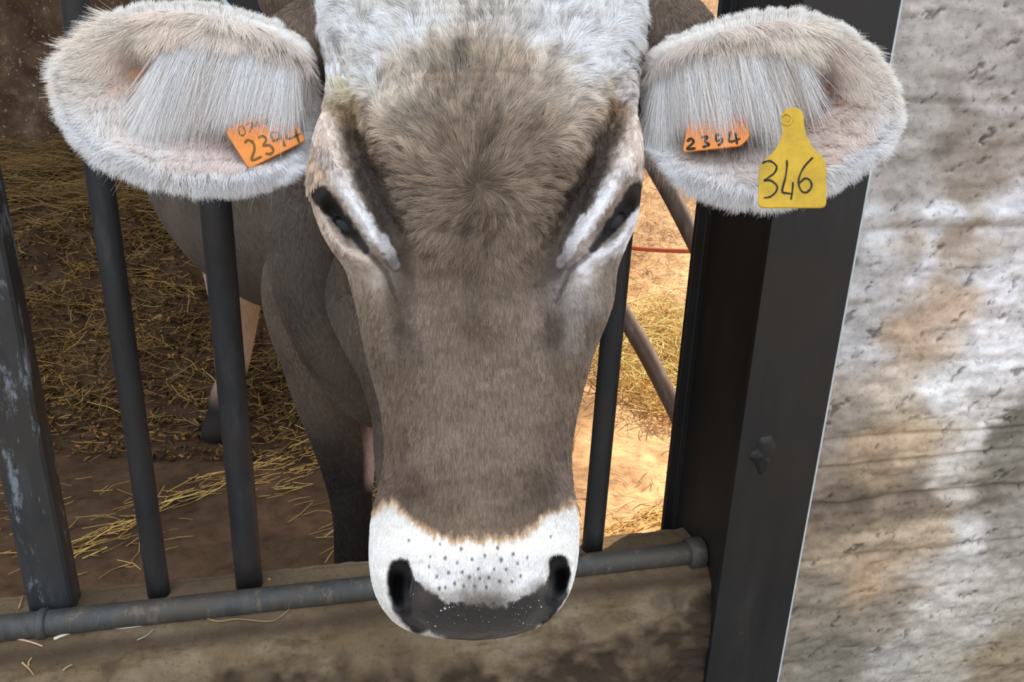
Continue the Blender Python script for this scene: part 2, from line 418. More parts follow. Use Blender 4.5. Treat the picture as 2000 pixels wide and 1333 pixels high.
WV = O + E * A2[..., None] + NN * B2[..., None] + Z * Z2[..., None]
nr, nc = A2.shape
back = O + E * A2[..., None] + NN * 0.26 + Z * Z2[..., None]
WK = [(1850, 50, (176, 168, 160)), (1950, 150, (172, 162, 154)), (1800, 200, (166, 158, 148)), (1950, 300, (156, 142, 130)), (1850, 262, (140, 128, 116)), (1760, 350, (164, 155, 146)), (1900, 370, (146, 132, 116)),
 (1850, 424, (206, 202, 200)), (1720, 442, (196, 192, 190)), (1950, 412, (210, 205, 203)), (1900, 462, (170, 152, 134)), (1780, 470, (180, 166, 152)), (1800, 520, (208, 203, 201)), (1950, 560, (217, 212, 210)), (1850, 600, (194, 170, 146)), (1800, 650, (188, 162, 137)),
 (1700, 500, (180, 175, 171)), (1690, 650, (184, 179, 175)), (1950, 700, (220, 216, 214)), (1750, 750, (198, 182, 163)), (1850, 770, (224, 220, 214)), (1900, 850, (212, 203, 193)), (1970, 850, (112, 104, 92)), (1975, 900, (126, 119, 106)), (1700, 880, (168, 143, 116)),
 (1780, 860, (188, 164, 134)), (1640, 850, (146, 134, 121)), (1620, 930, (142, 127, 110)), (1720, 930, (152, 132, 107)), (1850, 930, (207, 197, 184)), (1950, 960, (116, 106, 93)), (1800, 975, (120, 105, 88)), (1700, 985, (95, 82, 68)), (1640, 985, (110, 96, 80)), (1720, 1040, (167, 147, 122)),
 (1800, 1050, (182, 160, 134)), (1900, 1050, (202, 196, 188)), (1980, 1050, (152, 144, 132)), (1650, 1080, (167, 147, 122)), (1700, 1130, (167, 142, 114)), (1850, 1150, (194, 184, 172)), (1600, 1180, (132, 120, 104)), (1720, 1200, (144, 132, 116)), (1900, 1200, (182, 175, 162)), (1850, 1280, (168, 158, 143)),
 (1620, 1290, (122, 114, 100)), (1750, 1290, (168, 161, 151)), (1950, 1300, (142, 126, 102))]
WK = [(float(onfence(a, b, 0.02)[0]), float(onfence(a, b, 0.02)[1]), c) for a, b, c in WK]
def idw0(x, y, pts, p, eps):
    num = 0; den = 0
    for (ax, ay, c) in pts:
        w = 1 / ((x - ax) ** 2 + (y - ay) ** 2 + eps ** 2) ** (p / 2); num = num + w[..., None] * np.asarray(c, float); den = den + w
    return num / den[..., None]
jA = A2 + .030 * N1.fbm(A2 * 9 + 4, Z2 * 22, 5); jZ = Z2 + .014 * N3.fbm(A2 * 9, Z2 * 22 + 9, 5)
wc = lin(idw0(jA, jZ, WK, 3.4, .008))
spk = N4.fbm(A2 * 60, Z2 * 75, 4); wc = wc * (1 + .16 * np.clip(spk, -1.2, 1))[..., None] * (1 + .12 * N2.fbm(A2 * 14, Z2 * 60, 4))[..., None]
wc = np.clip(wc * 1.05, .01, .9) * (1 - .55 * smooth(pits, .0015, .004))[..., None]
o = mesh_obj('wall_right', WV.reshape(-1, 3), grid_faces(nr, nc), M_wallface, col=wc.reshape(-1, 3)); o['kind'] = 'structure'
V, F = box(FP((BW + 2.2) / 2 + 0.002, 0.15, 1.2), E, NN, Z, (2.2 - BW) / 2 - 0.004, 0.105, 1.2, 0.004)
o = mesh_obj('wall_right_core', V, F, M_wall, smooth_=False); o['kind'] = 'structure'
V, F = box(FP(BW + 0.0025, 0.02, 1.25), E, NN, Z, 0.0022, 0.018, 1.15, 0.0008)
o = mesh_obj('trim_2', V, F, M_strip, smooth_=False); o['kind'] = 'structure'

# ------------------------------------------------------------------ steel beam
beam = empty('steel_beam', FP(BW / 2, BD / 2, 0.0), 'dark rusty I-shaped steel beam standing between the barred fence and the concrete wall', 'beam')
FL = onfence(1414, 1085, 0.0)[0]; WEB = onfence(1364, 1085, 0.10)[0] + .005; print('FL', FL, 'WEB', WEB)
def beam_profile():
    tf, tw = 0.011, 0.008
    w = WEB
    pts = [(FL, 0), (BW, 0), (BW, tf), (w + tw, tf), (w + tw * .6, tf + .010), (w + tw * .6, BD - tf - .01), (w + tw, BD - tf), (BW, BD - tf), (BW, BD), (0, BD), (0, BD - tf),
           (w - tw, BD - tf), (w - tw * .6, BD - tf - .01), (w - tw * .6, tf + .010), (w - tw, tf), (FL, tf)]
    V = []; F = []
    zs = (0.0, 2.6)
    for z in zs:
        for a, b in pts: V.append(FP(a, b, z))
    n = len(pts)
    for i in range(n): F.append((i, (i + 1) % n, n + (i + 1) % n, n + i))
    F.append(tuple(range(n))[::-1]); F.append(tuple(n + i for i in range(n)))
    return V, F
V, F = beam_profile()
ob = fixn(mesh_obj('flanged_section', V, F, M_beam, beam, smooth_=False))
bv = ob.modifiers.new('bevel', 'BEVEL'); bv.width = 0.0015; bv.segments = 2; bv.limit_method = 'ANGLE'
# weld lump on the front flange
a0, z0 = onfence(1490, 890, 0.0)
th = np.linspace(0, 2 * np.pi, 28, endpoint=False); V = [FP(a0, -0.006, z0)]; F = []
for k, rr in enumerate((0.35, 0.65, 0.85, 1.0)):
    for t_ in th:
        q = rr * (1 + 0.3 * float(N1(math.cos(t_) * 2 + 3, math.sin(t_) * 2)))
        V.append(FP(a0 + 0.020 * q * math.cos(t_), -0.007 * (1 - rr ** 2) * (1 + .6 * float(N2(math.cos(t_) * 3, k + .3))) + 0.0008 * (rr < 1) * -1 + (0.001 if rr == 1 else 0), z0 + 0.032 * q * math.sin(t_)))
for i in range(28): F.append((0, 1 + i, 1 + (i + 1) % 28))
for k in range(3):
    for i in range(28): F.append((1 + k * 28 + i, 1 + (k + 1) * 28 + i, 1 + (k + 1) * 28 + (i + 1) % 28, 1 + k * 28 + (i + 1) % 28))
w_ = fixn(mesh_obj('weld', V, F, M_beam, beam)); w_['label'] = 'rough lump of weld'

# ------------------------------------------------------------------ barred fence
fa, fz = onfence(600, 1160, BB)
fence = empty('barred_fence', FP(-0.9, BB, KT), 'dark steel barred feed fence standing on the concrete sill, cow reaching through it', 'fence')
def bar(px1, py1, px2, py2, r, name='bar'):
    a1, z1 = onfence(px1, py1, BB); a2, z2 = onfence(px2, py2, BB)
    am = (a1 + a2) / 2; print('bar a', a1, a2, z2)
    zz = np.linspace(KT - 0.012, 2.3, 30); k = (a1 - a2) / (z1 - z2)
    path = [FP(a2 + k * (z - z2), BB, z) for z in zz]
    V, F = tube(path, np.full(30, r), 28, up=(0, 1, 0)); o = mesh_obj(name, V, F, M_bar, fence)
    return o
bar(150, 30, 310, 1155, 0.0165)
bar(424, 430, 487, 1140, 0.0205)
bar(1200, 600, 1156, 1078, 0.018)
a1, _ = onfence(20, 700, BB); a2, z2 = onfence(112, 1180, BB)
V, F = box(FP(a2, BB - 0.005, (KT + 2.3) / 2), E, NN, Z, 0.030, 0.022, (2.3 - KT) / 2, 0.004)
o = mesh_obj('flat_upright', V, F, M_post, fence, smooth_=False); o['label'] = 'wide scuffed box-section upright with bluish paint marks'
# bottom rail
RB = 0.085
ra1, rz1 = onfence(150, 1212, RB); ra2, rz2 = onfence(1250, 1092, RB)
rzm = (rz1 + rz2) / 2; print('rail z', rz1, rz2, 'KT', KT, 'web a', BW / 2)
aend = WEB - 0.006
k = (rz2 - rz1) / (ra2 - ra1); n = 60
av = np.linspace(-2.1, aend, n)
RR = 0.019
path = [FP(a, RB, rz1 + k * (a - ra1)) for a in av]
V, F = tube(path, np.full(n, RR), 28); o = mesh_obj('bottom_rail', V, F, M_rail, fence)
def collar(a_from, a_to, r):
    aa = [a_from, a_from + .002, a_to - .002, a_to]
    V, F = tube([FP(a, RB, rz1 + k * (a - ra1)) for a in aa], [r * .93, r, r, r * .93], 24)
    return mesh_obj('collar', V, F, M_rail, fence)
collar(aend - 0.030, aend - 0.001, 0.027)
ca, _ = onfence(95, 1222, RB)
c_ = collar(ca - 0.012, ca, 0.0225); collar(ca - 0.075, ca - 0.069, 0.021)

# ------------------------------------------------------------------ pipes of the cubicle divider behind
def pipe_thing(name, p, radii, label, cat, mat, r=None):
    V, F = tube(p, radii, 24); o = mesh_obj(name, V, F, mat); return tag(o, label, cat)
d1 = np.array([P(1232, 250, 1.85), P(1275, 320, 1.85), P(1318, 396, 1.85), P(1370, 500, 1.85), P(1420, 610, 1.85)])
q, r_ = dense(d1, np.full(5, 0.0205), 24)
pipe_thing('upper_pipe', q, r_, 'upper grey slanting pipe seen between cow face and steel beam', 'pipe', M_pipe)
d2 = np.array([P(1130, 490, 1.9), P(1180, 560, 1.9), P(1222, 622, 1.9), P(1270, 705, 1.9), P(1325, 815, 1.9), P(1360, 900, 1.9)])
q, r_ = dense(d2, np.full(6, 0.021), 24)
pipe_thing('lower_pipe', q, r_, 'lower rust-brown slanting pipe crossing the sunlit ground beside the beam', 'pipe', M_pipe)
d3 = np.array([P(1230, -70, 1.7), P(1300, -3, 1.7), P(1358, 46, 1.7), P(1430, 110, 1.7)])
q, r_ = dense(d3, np.full(4, 0.009), 12)
pipe_thing('thin_pipe', q, r_, 'thin pale bright rod above the brown root of the right-hand ear', 'rod', M_strip)
d4 = np.array([P(420, -30, 1.27), P(436, 0, 1.27), P(455, 24, 1.27), P(470, 60, 1.27)])
q, r_ = dense(d4, np.full(4, 0.004), 12)
pipe_thing('thin_pipe', q, r_, 'thin white rod crossing the dark board above the left-hand ear', 'rod', M_strip)
V, F = box(P(420, -22, 1.32), E, NN, Z, 0.105, 0.012, 0.04, 0.004)
o = mesh_obj('dark_board', V, F, M_beam, smooth_=False); tag(o, 'dark board hanging behind the top of the left-hand ear', 'board')
d5 = np.array([PY(1150, 478, 3.6), PY(1215, 483, 3.6), PY(1290, 489, 3.6), PY(1400, 492, 3.6)])
q, r_ = dense(d5, np.full(4, 0.011), 20)
pipe_thing('red_brown_hose', q, r_, 'red-brown hose lying on the ground behind the bright straw heap', 'hose', M_hose)

# ================================================================== THE COW
cow = empty('cow', PY(700, 1100, 1.9) * np.array([1, 1, 0]), 'brown-grey cow with white muzzle reaching its head through the barred fence', 'cow')

# ---- head, lofted row by row: left outline, right outline, depth of mid line, front depth, back depth, exponent
HK = np.array([
 # yL    xL    yR    xR    Dc    F     B    p
 (-150, 900, -150, 980, .740, .005, .800, 2.2),
 (-135, 760, -135, 1120, .715, .03, .86, 2.2),
 (-95, 664, -95, 1215, .685, .055, .90, 2.3),
 (-30, 632, -30, 1250, .660, .070, .92, 2.5),
 (60, 630, 60, 1254, .637, .080, .93, 2.7),
 (140, 640, 140, 1246, .620, .085, .93, 2.8),
 (200, 634, 200, 1240, .608, .085, .93, 2.9),
 (250, 616, 250, 1252, .602, .085, .93, 2.9),
 (310, 604, 310, 1258, .600, .085, .92, 2.9),
 (370, 602, 370, 1253, .598, .085, .91, 2.8),
 (430, 618, 430, 1245, .597, .080, .90, 2.7),
 (480, 642, 480, 1224, .597, .075, .89, 2.6),
 (530, 676, 530, 1205, .598, .070, .87, 2.5),
 (600, 697, 600, 1193, .600, .064, .84, 2.5),
 (700, 718, 700, 1156, .602, .060, .80, 2.5),
 (800, 744, 800, 1129, .602, .057, .76, 2.5),
 (880, 752, 880, 1116, .600, .055, .73, 2.5),
 (940, 744, 940, 1118, .598, .054, .72, 2.5),
 (1000, 728, 1000, 1128, .592, .055, .71, 2.4),
 (1060, 721, 1060, 1131, .585, .055, .70, 2.3),
 (1120, 723, 1115, 1125, .583, .052, .70, 2.3),
 (1168, 736, 1163, 1110, .588, .045, .69, 2.3),
 (1210, 764, 1205, 1080, .597, .037, .68, 2.3),
 (1234, 802, 1230, 1040, .608, .026, .67, 2.3),
 (1247, 860, 1245, 990, .620, .013, .665, 2.2),
 (1252, 925, 1252, 930, .634, .002, .65, 2.2)])
NR, NF, NB = 620, 380, 90
tq = np.linspace(0, len(HK) - 1, NR)
tq = np.interp(np.linspace(0, 1, NR), [0, .1, .85, 1], [0, 2.5, 20.5, 25])
K = catmull(HK, tq)
fq = np.linspace(0, 1, NF)
phi_f = np.pi * fq                                   # 0 = right edge .. pi = left edge through the front
phi_b = np.pi + np.pi * np.linspace(0, 1, NB + 2)[1:-1]
phi = np.concatenate([phi_f, phi_b])
cs, sn = np.cos(phi)[None, :], np.sin(phi)[None, :]
pexp = K[:, 7][:, None]
sx = np.sign(cs) * np.abs(cs) ** (2 / pexp); sz = np.abs(sn) ** (2 / pexp)
hx = (K[:, 3] - K[:, 1])[:, None] / 2; cx = (K[:, 3] + K[:, 1])[:, None] / 2
hy = (K[:, 2] - K[:, 0])[:, None] / 2; cy = (K[:, 2] + K[:, 0])[:, None] / 2
HPX = cx + hx * sx; HPY = cy + hy * sx
front = (sn >= -1e-9)
HD = np.where(front, K[:, 4][:, None] + K[:, 5][:, None] * (1 - sz), (K[:, 4] + K[:, 5])[:, None] + (K[:, 6] - K[:, 4] - K[:, 5])[:, None] * sz)
# narrow the hidden back half
shr = np.where(front, 1.0, 1 - 0.35 * sz); HPX = cx + (HPX - cx) * shr

GRL = [(668, 150), (688, 250), (716, 335), (752, 420), (782, 500), (790, 590), (795, 700)]
GRR = [(1217, 130), (1198, 235), (1168, 310), (1128, 400), (1092, 480), (1076, 560), (1072, 660)]
BRL = [(630, 240), (646, 310), (680, 382), (720, 443), (756, 488), (775, 516)]
BRR = [(1246, 250), (1230, 305), (1194, 366), (1155, 425), (1114, 480), (1095, 516)]
EYL = [(628, 384), (655, 415), (688, 457), (716, 490)]
EYR = [(1245, 376), (1220, 410), (1187, 452), (1156, 488)]
LLL = [(622, 412), (640, 458), (670, 492), (708, 512), (740, 530)]
LLR = [(1248, 412), (1230, 460), (1194, 493), (1140, 520)]
NOL = [(784, 1112), (777, 1135), (776, 1160), (786, 1192)]; NOR = [(1091, 1104), (1095, 1122), (1093, 1142), (1082, 1170)]
def head_disp(x, y):
    """relief towards the viewer in metres, over the face"""
    d = 0
    d = d + ridge(x, y, GRL, 34, -.030, .25) + ridge(x, y, GRR, 34, -.030, .25)
    d = d + gauss(x, y, 690, 265, 26, 75, -.010) + gauss(x, y, 1203, 235, 26, 75, -.010)
    d = d + ridge(x, y, BRL, 26, .012, .3) + ridge(x, y, BRR, 26, .012, .3)
    d = d + ridge(x, y, EYL, 20, -.026, .3) + ridge(x, y, EYR, 20, -.026, .3)
    d = d + ridge(x, y, LLL, 13, .008, .3) + ridge(x, y, LLR, 13, .008, .3)
    d = d + ridge(x, y, [(722, 497), (756, 535), (772, 585)], 7, -.005, .2) + ridge(x, y, [(1152, 497), (1112, 530), (1088, 590)], 7, -.005, .2)
    d = d + ridge(x, y, [(718, 570), (738, 650), (765, 770)], 30, .009, .3) + ridge(x, y, [(1172, 570), (1150, 650), (1112, 770)], 30, .009, .3)
    d = d + ridge(x, y, [(788, 560), (796, 700), (788, 880), (780, 960)], 22, -.011, .25) + ridge(x, y, [(1074, 560), (1078, 700), (1082, 880), (1088, 950)], 22, -.011, .25)
    d = d + gauss(x, y, 935, 170, 150, 120, .004)
    # muzzle
    d = d + ridge(x, y, NOL, 15, -.030, .3) + ridge(x, y, NOR, 14, -.030, .3) + gauss(x, y, 781, 1132, 19, 24, -.010) + gauss(x, y, 1093, 1120, 18, 22, -.010)
    d = d + ridge(x, y, [(786, 1180), (812, 1215), (850, 1238)], 12, -.005, .3) + ridge(x, y, [(1088, 1155), (1068, 1195), (1030, 1228)], 12, -.005, .3)
    d = d + ridge(x, y, [(752, 1110), (755, 1165), (790, 1215)], 16, .004, .2) + ridge(x, y, [(1114, 1105), (1110, 1150), (1080, 1200)], 14, .004, .2)
    d = d + gauss(x, y, 832, 1166, 26, 24, .004) + gauss(x, y, 1050, 1150, 26, 24, .004)
    d = d + ridge(x, y, [(800, 1105), (850, 1150), (930, 1168), (1010, 1160), (1072, 1103)], 18, .0035, .2)
    d = d + ridge(x, y, [(890, 1253), (960, 1240), (1040, 1247)], 4, -.002)
    d = d + .0012 * N1.fbm(x / 60, y / 60, 3)
    return d
NPTOP = [(700, 1300), (762, 1150), (768, 1112), (782, 1098), (797, 1108), (812, 1132), (838, 1158), (868, 1174), (905, 1178), (945, 1180), (985, 1182), (1012, 1170), (1040, 1155), (1066, 1135), (1078, 1112), (1092, 1098), (1106, 1112), (1108, 1140), (1140, 1300)]
def nose_mask(x, y):
    xs = [p[0] for p in NPTOP]; yt = np.interp(x, [740, 762, 768, 782, 797, 812, 838, 868, 905, 945, 985, 1012, 1040, 1066, 1078, 1092, 1104, 1112, 1130], [1400, 1170, 1118, 1098, 1104, 1130, 1157, 1173, 1178, 1181, 1182, 1171, 1154, 1134, 1110, 1096, 1110, 1160, 1400])
    j = 5 * N1.fbm(x / 9, y / 9, 2)
    top = smooth(y + j, yt - 3, yt + 8)
    yb = np.interp(x, [755, 768, 775, 800, 840, 870, 900, 960, 1010, 1040, 1070, 1090, 1105, 1118], [1120, 1165, 1190, 1216, 1236, 1248, 1290, 1290, 1250, 1232, 1206, 1178, 1150, 1110])
    bot = 1 - smooth(y + .7 * j, yb - 6, yb + 8)
    return top * bot
def idw(x, y, pts, p=3.2, eps=12):
    num = 0; den = 0
    for (ax, ay, c) in pts:
        w = 1 / ((x - ax) ** 2 + (y - ay) ** 2 + eps ** 2) ** (p / 2)
        num = num + w[..., None] * np.asarray(c, float); den = den + w
    return num / den[..., None]
WH = (236, 234, 234); WG = (206, 200, 194); TAN = (160, 143, 124); BR = (138, 121, 104); BR2 = (128, 111, 95); DK = (104, 88, 74)
COATP = [(640, -60, WH), (760, -60, WG), (930, -60, (190, 184, 176)), (1100, -60, WH), (1240, -60, WH),
 (650, 30, WH), (740, 40, WH), (820, 20, WH), (880, 10, WG), (930, 10, (198, 190, 182)), (1000, 15, WG), (1060, 20, WH), (1150, 40, WH), (1230, 40, WH),
 (650, 110, WH), (720, 100, WH), (790, 90, (196, 184, 170)), (860, 70, (182, 168, 150)), (900, 80, (112, 104, 94)), (930, 75, TAN), (1000, 80, (176, 160, 142)), (1080, 90, (196, 184, 172)), (1150, 110, WH), (1220, 120, WH), (1240, 190, (214, 205, 200)),
 (665, 170, (190, 178, 150)), (680, 210, (138, 116, 86)), (715, 170, (216, 206, 196)), (770, 150, (200, 187, 170)), (850, 150, BR), (930, 150, BR), (1010, 150, (150, 134, 118)), (1090, 160, (176, 162, 148)), (1150, 170, (200, 190, 182)), (1190, 170, (190, 178, 160)), (1205, 210, (140, 112, 84)),
 (690, 270, (112, 94, 76)), (740, 250, (188, 173, 156)), (800, 250, (168, 152, 134)), (880, 260, BR), (950, 260, BR), (1040, 260, BR), (1110, 260, (174, 159, 143)), (1160, 260, (170, 153, 137)), (1200, 265, (112, 90, 70)),
 (720, 320, DK), (780, 340, BR), (860, 350, BR), (940, 370, DK), (1020, 350, BR), (1090, 340, BR), (1150, 320, DK),
 (750, 400, (98, 88, 80)), (800, 430, (140, 124, 108)), (870, 430, BR2), (940, 440, DK), (1010, 430, BR2), (1070, 430, BR2), (1120, 390, (90, 80, 72)),
 (790, 520, DK), (850, 520, BR2), (930, 530, (112, 96, 82)), (1000, 520, BR2), (1075, 530, (100, 86, 76)),
 (630, 290, (196, 176, 160)), (612, 340, (178, 158, 140)), (660, 300, (204, 184, 170)), (1240, 290, (206, 190, 180)), (1215, 290, (208, 192, 182)),
 (690, 530, (160, 144, 130)), (740, 540, (176, 164, 154)), (720, 600, (140, 122, 106)), (760, 620, (128, 110, 96)), (740, 700, (122, 106, 92)), (790, 640, (104, 90, 80)),
 (1110, 560, (160, 150, 146)), (1140, 550, (190, 182, 178)), (1180, 560, (142, 128, 114)), (1130, 640, (152, 142, 134)), (1160, 660, (124, 110, 98)), (1080, 640, (104, 90, 80)),
 (820, 620, (150, 134, 120)), (870, 620, BR), (930, 640, (116, 100, 86)), (1000, 620, (140, 124, 108)), (1040, 620, (150, 134, 120)),
 (800, 760, BR2), (860, 760, BR), (930, 760, BR), (1000, 760, BR), (1070, 760, BR), (1120, 760, BR2),
 (770, 880, (112, 96, 82)), (850, 880, BR), (930, 880, BR), (1010, 880, BR), (1090, 880, (116, 100, 88)),
 (760, 960, (112, 96, 84)), (800, 960, (92, 76, 64)), (860, 980, (116, 100, 84)), (930, 980, BR2), (1000, 980, (116, 100, 84)), (1060, 960, (92, 78, 66)), (1110, 960, (124, 108, 96)),
 (860, 1030, (112, 95, 78)), (930, 1030, (124, 106, 88)), (1010, 1030, (112, 95, 78))]
COATP = [(a, b + 32 if b < 120 else b, c) for a, b, c in COATP] + [(700, 165, (212, 204, 196)), (790, 135, (204, 194, 182)), (1140, 150, (222, 216, 212)), (1200, 150, (222, 216, 212)), (1225, 190, (220, 212, 208))]
def head_color(x, y):
    jx = 12 * N2.fbm(x / 30, y / 30, 3); jy = 12 * N3.fbm(x / 30, y / 30, 3)
    c = idw(x + jx, y + jy, COATP)
    c = lin(c)
    def mixm(c, m, col): return c * (1 - m[..., None]) + lin(col) * m[..., None]
    for gp in (GRL, GRR):  # dark coat band along the brow grooves, deepened by painted shade
        d, t = polydist(x, y, gp); c = mixm(c, (1 - smooth(d + 4 * N1.fbm(x / 14, y / 14, 2), 14, 40)) * smooth(t, .08, .3) * (1 - smooth(t, .50, .85) * .75) * .85, (66, 57, 50))
    # bright brows and lids
    wob = 5 * N1.fbm(x / 14, y / 14, 3)
    for BRp, LL in ((BRL, LLL), (BRR, LLR)):
        d, t = polydist(x, y, BRp); c = mixm(c, (1 - smooth((d + wob) * (1 + 1.1 * t ** 4), 11, 24)) * smooth(t, 0.05, 0.5) * .95 * (1 - .65 * smooth(t, .82, 1.0)), (226, 222, 222))
        c = mixm(c, (1 - smooth(d + wob, 14, 30)) * (1 - smooth(t, 0.05, 0.5)) * .7, (206, 188, 176))
    d, t = polydist(x, y, LLL); c = mixm(c, (1 - smooth(d + wob, 8, 17)) * .85, (190, 172, 158))
    d, t = polydist(x, y, LLR); c = mixm(c, (1 - smooth(d + wob, 10, 20)) * .9, (216, 210, 210))
    for ey in (EYL, EYR):
        d, t = polydist(x, y, ey); wd_ = 18 - 13 * t ** 1.5
        c = mixm(c, 1 - smooth(d + .6 * wob, wd_ - 3, wd_ + 5), (34, 29, 26))
    for tl in ([(722, 497), (756, 535), (772, 585)], [(1152, 497), (1112, 530), (1088, 590)]):
        d, t = polydist(x, y, tl); c = mixm(c, (1 - smooth(d, 2, 8)) * .6, (80, 66, 56))
    # white muzzle
    yb = np.interp(x, [700, 728, 750, 768, 790, 812, 840, 870, 930, 1000, 1030, 1050, 1075, 1095, 1110, 1140], [1000, 1000, 985, 982, 1002, 1025, 1042, 1052, 1056, 1052, 1040, 1020, 1000, 992, 985, 985])
    j = 8 * N1.fbm(x / 8, y / 22, 3)
    c = mixm(c, smooth(y + j, yb - 14, yb + 2), (190, 160, 128))
    c = mixm(c, smooth(y + j, yb - 2, yb + 16), (244, 238, 230))
    c = mixm(c, .55 * smooth(y, 1068, 1110) * (1 - smooth(np.abs(x - 940), 110, 170)), (196, 194, 198))
    c = mixm(c, .85 * smooth(y + j, 1105, 1172) * (1 - smooth(np.abs(x - 945), 20, 80)), (112, 106, 98))
    for sx_, sy_, sr in [(901, 1073, 4), (972, 1071, 4), (870, 1091, 3.5), (922, 1094, 3.2), (947, 1086, 3.2), (979, 1094, 4), (1002, 1083, 3), (893, 1100, 2.6), (876, 1119, 3), (853, 1127, 3), (903, 1118, 3), (917, 1128, 3.4),
                         (937, 1131, 3), (955, 1129, 3), (976, 1136, 3.4), (988, 1113, 2.8), (838, 1108, 2.4), (1011, 1101, 2.6), (888, 1141, 3), (906, 1146, 3), (927, 1146, 3), (950, 1148, 3), (1000, 1137, 3), (1017, 1126, 2.6), (858, 1150, 3), (965, 1113, 2.8),
                         (840, 1088, 2), (799, 1056, 2.4), (1075, 1049, 2), (860, 1064, 2.6), (1030, 1090, 2), (870, 1148, 2.6), (934, 1112, 2.6)]:
        c = mixm(c, .8 * (1 - smooth(np.hypot(x - sx_, (y - sy_) * .8), sr * .5, sr + 1.5)), (70, 64, 58))
    # dark rims of the nostrils and the nose pad
    for nl in ([(779, 1112), (777, 1150), (786, 1188), (815, 1222)], [(1093, 1106), (1095, 1132), (1088, 1165), (1064, 1205)]):
        d, t = polydist(x, y, nl); c = mixm(c, 1 - smooth(d + .5 * wob, 14, 25), (52, 52, 54))
    m = nose_mask(x, y); c = mixm(c, m, (36, 35, 38))
    for nl in (NOL, NOR):
        d, t = polydist(x, y, nl); wn = 21 - 13 * smooth(t, .35, 1.0); c = mixm(c, 1 - smooth(d + .3 * wob, wn - 5, wn + 2), (12, 10, 10))
    c = mixm(c, gauss(x, y, 828, 1165, 20, 18, .55) + gauss(x, y, 1056, 1148, 18, 16, .55), (92, 84, 80))
    return c
dsp = head_disp(HPX, HPY) * np.where(front, smooth(np.abs(sn) ** .8, 0.0, 0.45), 0)
wid = smooth(hx, 5, 60)
HD = HD - dsp * wid
HV = P(HPX, HPY, HD)
HC = head_color(HPX, HPY)
# back of the head: plain brown
HC = np.where(np.broadcast_to(front, HPX.shape)[..., None], HC, lin((118, 102, 88)) * (1 - 0) )
HWET = np.where(front, nose_mask(HPX, HPY), 0) * smooth(polydist(HPX, HPY, NOL)[0], 14, 24) * smooth(polydist(HPX, HPY, NOR)[0], 14, 24)
nrm = np.cross(np.gradient(HV, axis=1), np.gradient(HV, axis=0)); nrm /= np.linalg.norm(nrm, axis=2)[..., None] + 1e-12
mid = HV[NR // 2, NF // 2]; 
if np.dot(nrm[NR // 2, NF // 2], C - mid) < 0: nrm = -nrm
bodyV, bodyF, bodyC, bodyW = [], [], [], []
base = 0
def addpart(V, F, col, wet=0.0):
    global base
    V = np.asarray(V).reshape(-1, 3)
    bodyV.append(V); bodyF.extend([tuple(int(i) + base for i in f) for f in (F.tolist() if isinstance(F, np.ndarray) else F)])
    c = np.broadcast_to(np.asarray(col, float).reshape(-1, 3), V.shape); bodyC.append(c)
    bodyW.append(np.broadcast_to(np.asarray(wet, float).ravel(), (len(V),))); base += len(V)
hf = grid_faces(NR, NF + NB, True)
addpart(HV, hf, HC.reshape(-1, 3), HWET.ravel())

# ---- trunk, neck, legs
LIMBS = []
def limb(pts, rad, k, n, colf, wob=0.0):
    p, r = dense(pts, rad, k); V, F = tube(p, r, n, wob=wob, up=((0, 1, 0) if abs(p[-1][2] - p[0][2]) > .75 * np.linalg.norm(p[-1] - p[0]) else (0, 0, 1))); V = np.asarray(V); LIMBS.append((V.reshape(k, n, 3), colf(V).reshape(k, n, 3)))
    addpart(V, F, colf(V)); return V
def bodycol(V):
    a = N2.fbm(V[:, 0] * 9, V[:, 2] * 9 + V[:, 1] * 7, 4)[:, None]
    c = lin((100, 88, 77)) * (1 - .25 * a)
    return np.clip(c, 0, 1)
limb([P(935, 300, .80), P(900, 320, .98), P(800, 330, 1.25), P(730, 330, 1.5), P(700, 300, 1.75)],
     [(.10, .15), (.13, .17), (.145, .21), (.165, .28), (.18, .33)], 40, 48, bodycol)
limb([P(690, 300, 1.62), P(640, 290, 1.8), P(600, 285, 2.05), P(585, 270, 2.5), P(575, 255, 3.0), P(570, 240, 3.3)],
     [(.12, .22), (.29, .37), (.40, .44), (.45, .47), (.38, .42), (.10, .15)], 50, 64, bodycol)
# brisket and dewlap fold between the forelegs
limb([P(650, 200, 1.46), P(640, 370, 1.42), P(630, 480, 1.40), P(650, 590, 1.40), P(690, 690, 1.42), P(735, 770, 1.45), P(800, 830, 1.5)],
     [(.05, .06), (.085, .10), (.092, .13), (.085, .13), (.075, .11), (.05, .08), (.02, .03)], 50, 36, bodycol)
limb([P(740, 430, 1.20), P(700, 560, 1.28), P(720, 640, 1.27), P(742, 720, 1.28), P(752, 800, 1.30), P(748, 880, 1.33), P(744, 950, 1.36)],
     [(.03, .04), (.05, .06), (.05, .055), (.035, .05), (.022, .035), (.014, .022), (.006, .01)], 44, 24, bodycol)
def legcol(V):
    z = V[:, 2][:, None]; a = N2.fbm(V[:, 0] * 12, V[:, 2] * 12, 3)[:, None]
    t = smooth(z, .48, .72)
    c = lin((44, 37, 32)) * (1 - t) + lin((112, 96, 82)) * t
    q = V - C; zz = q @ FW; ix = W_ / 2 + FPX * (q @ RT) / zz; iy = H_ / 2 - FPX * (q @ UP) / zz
    pale = (smooth(ix, 708, 726) * (1 - smooth(ix, 760, 790)) * smooth(iy, 800, 850) * (1 - smooth(iy, 930, 965)))[:, None]  # sunlit inner edge of the foreleg, painted into the coat colour
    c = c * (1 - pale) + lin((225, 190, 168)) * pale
    return np.clip(c * (1 - .2 * a), 0, 1)
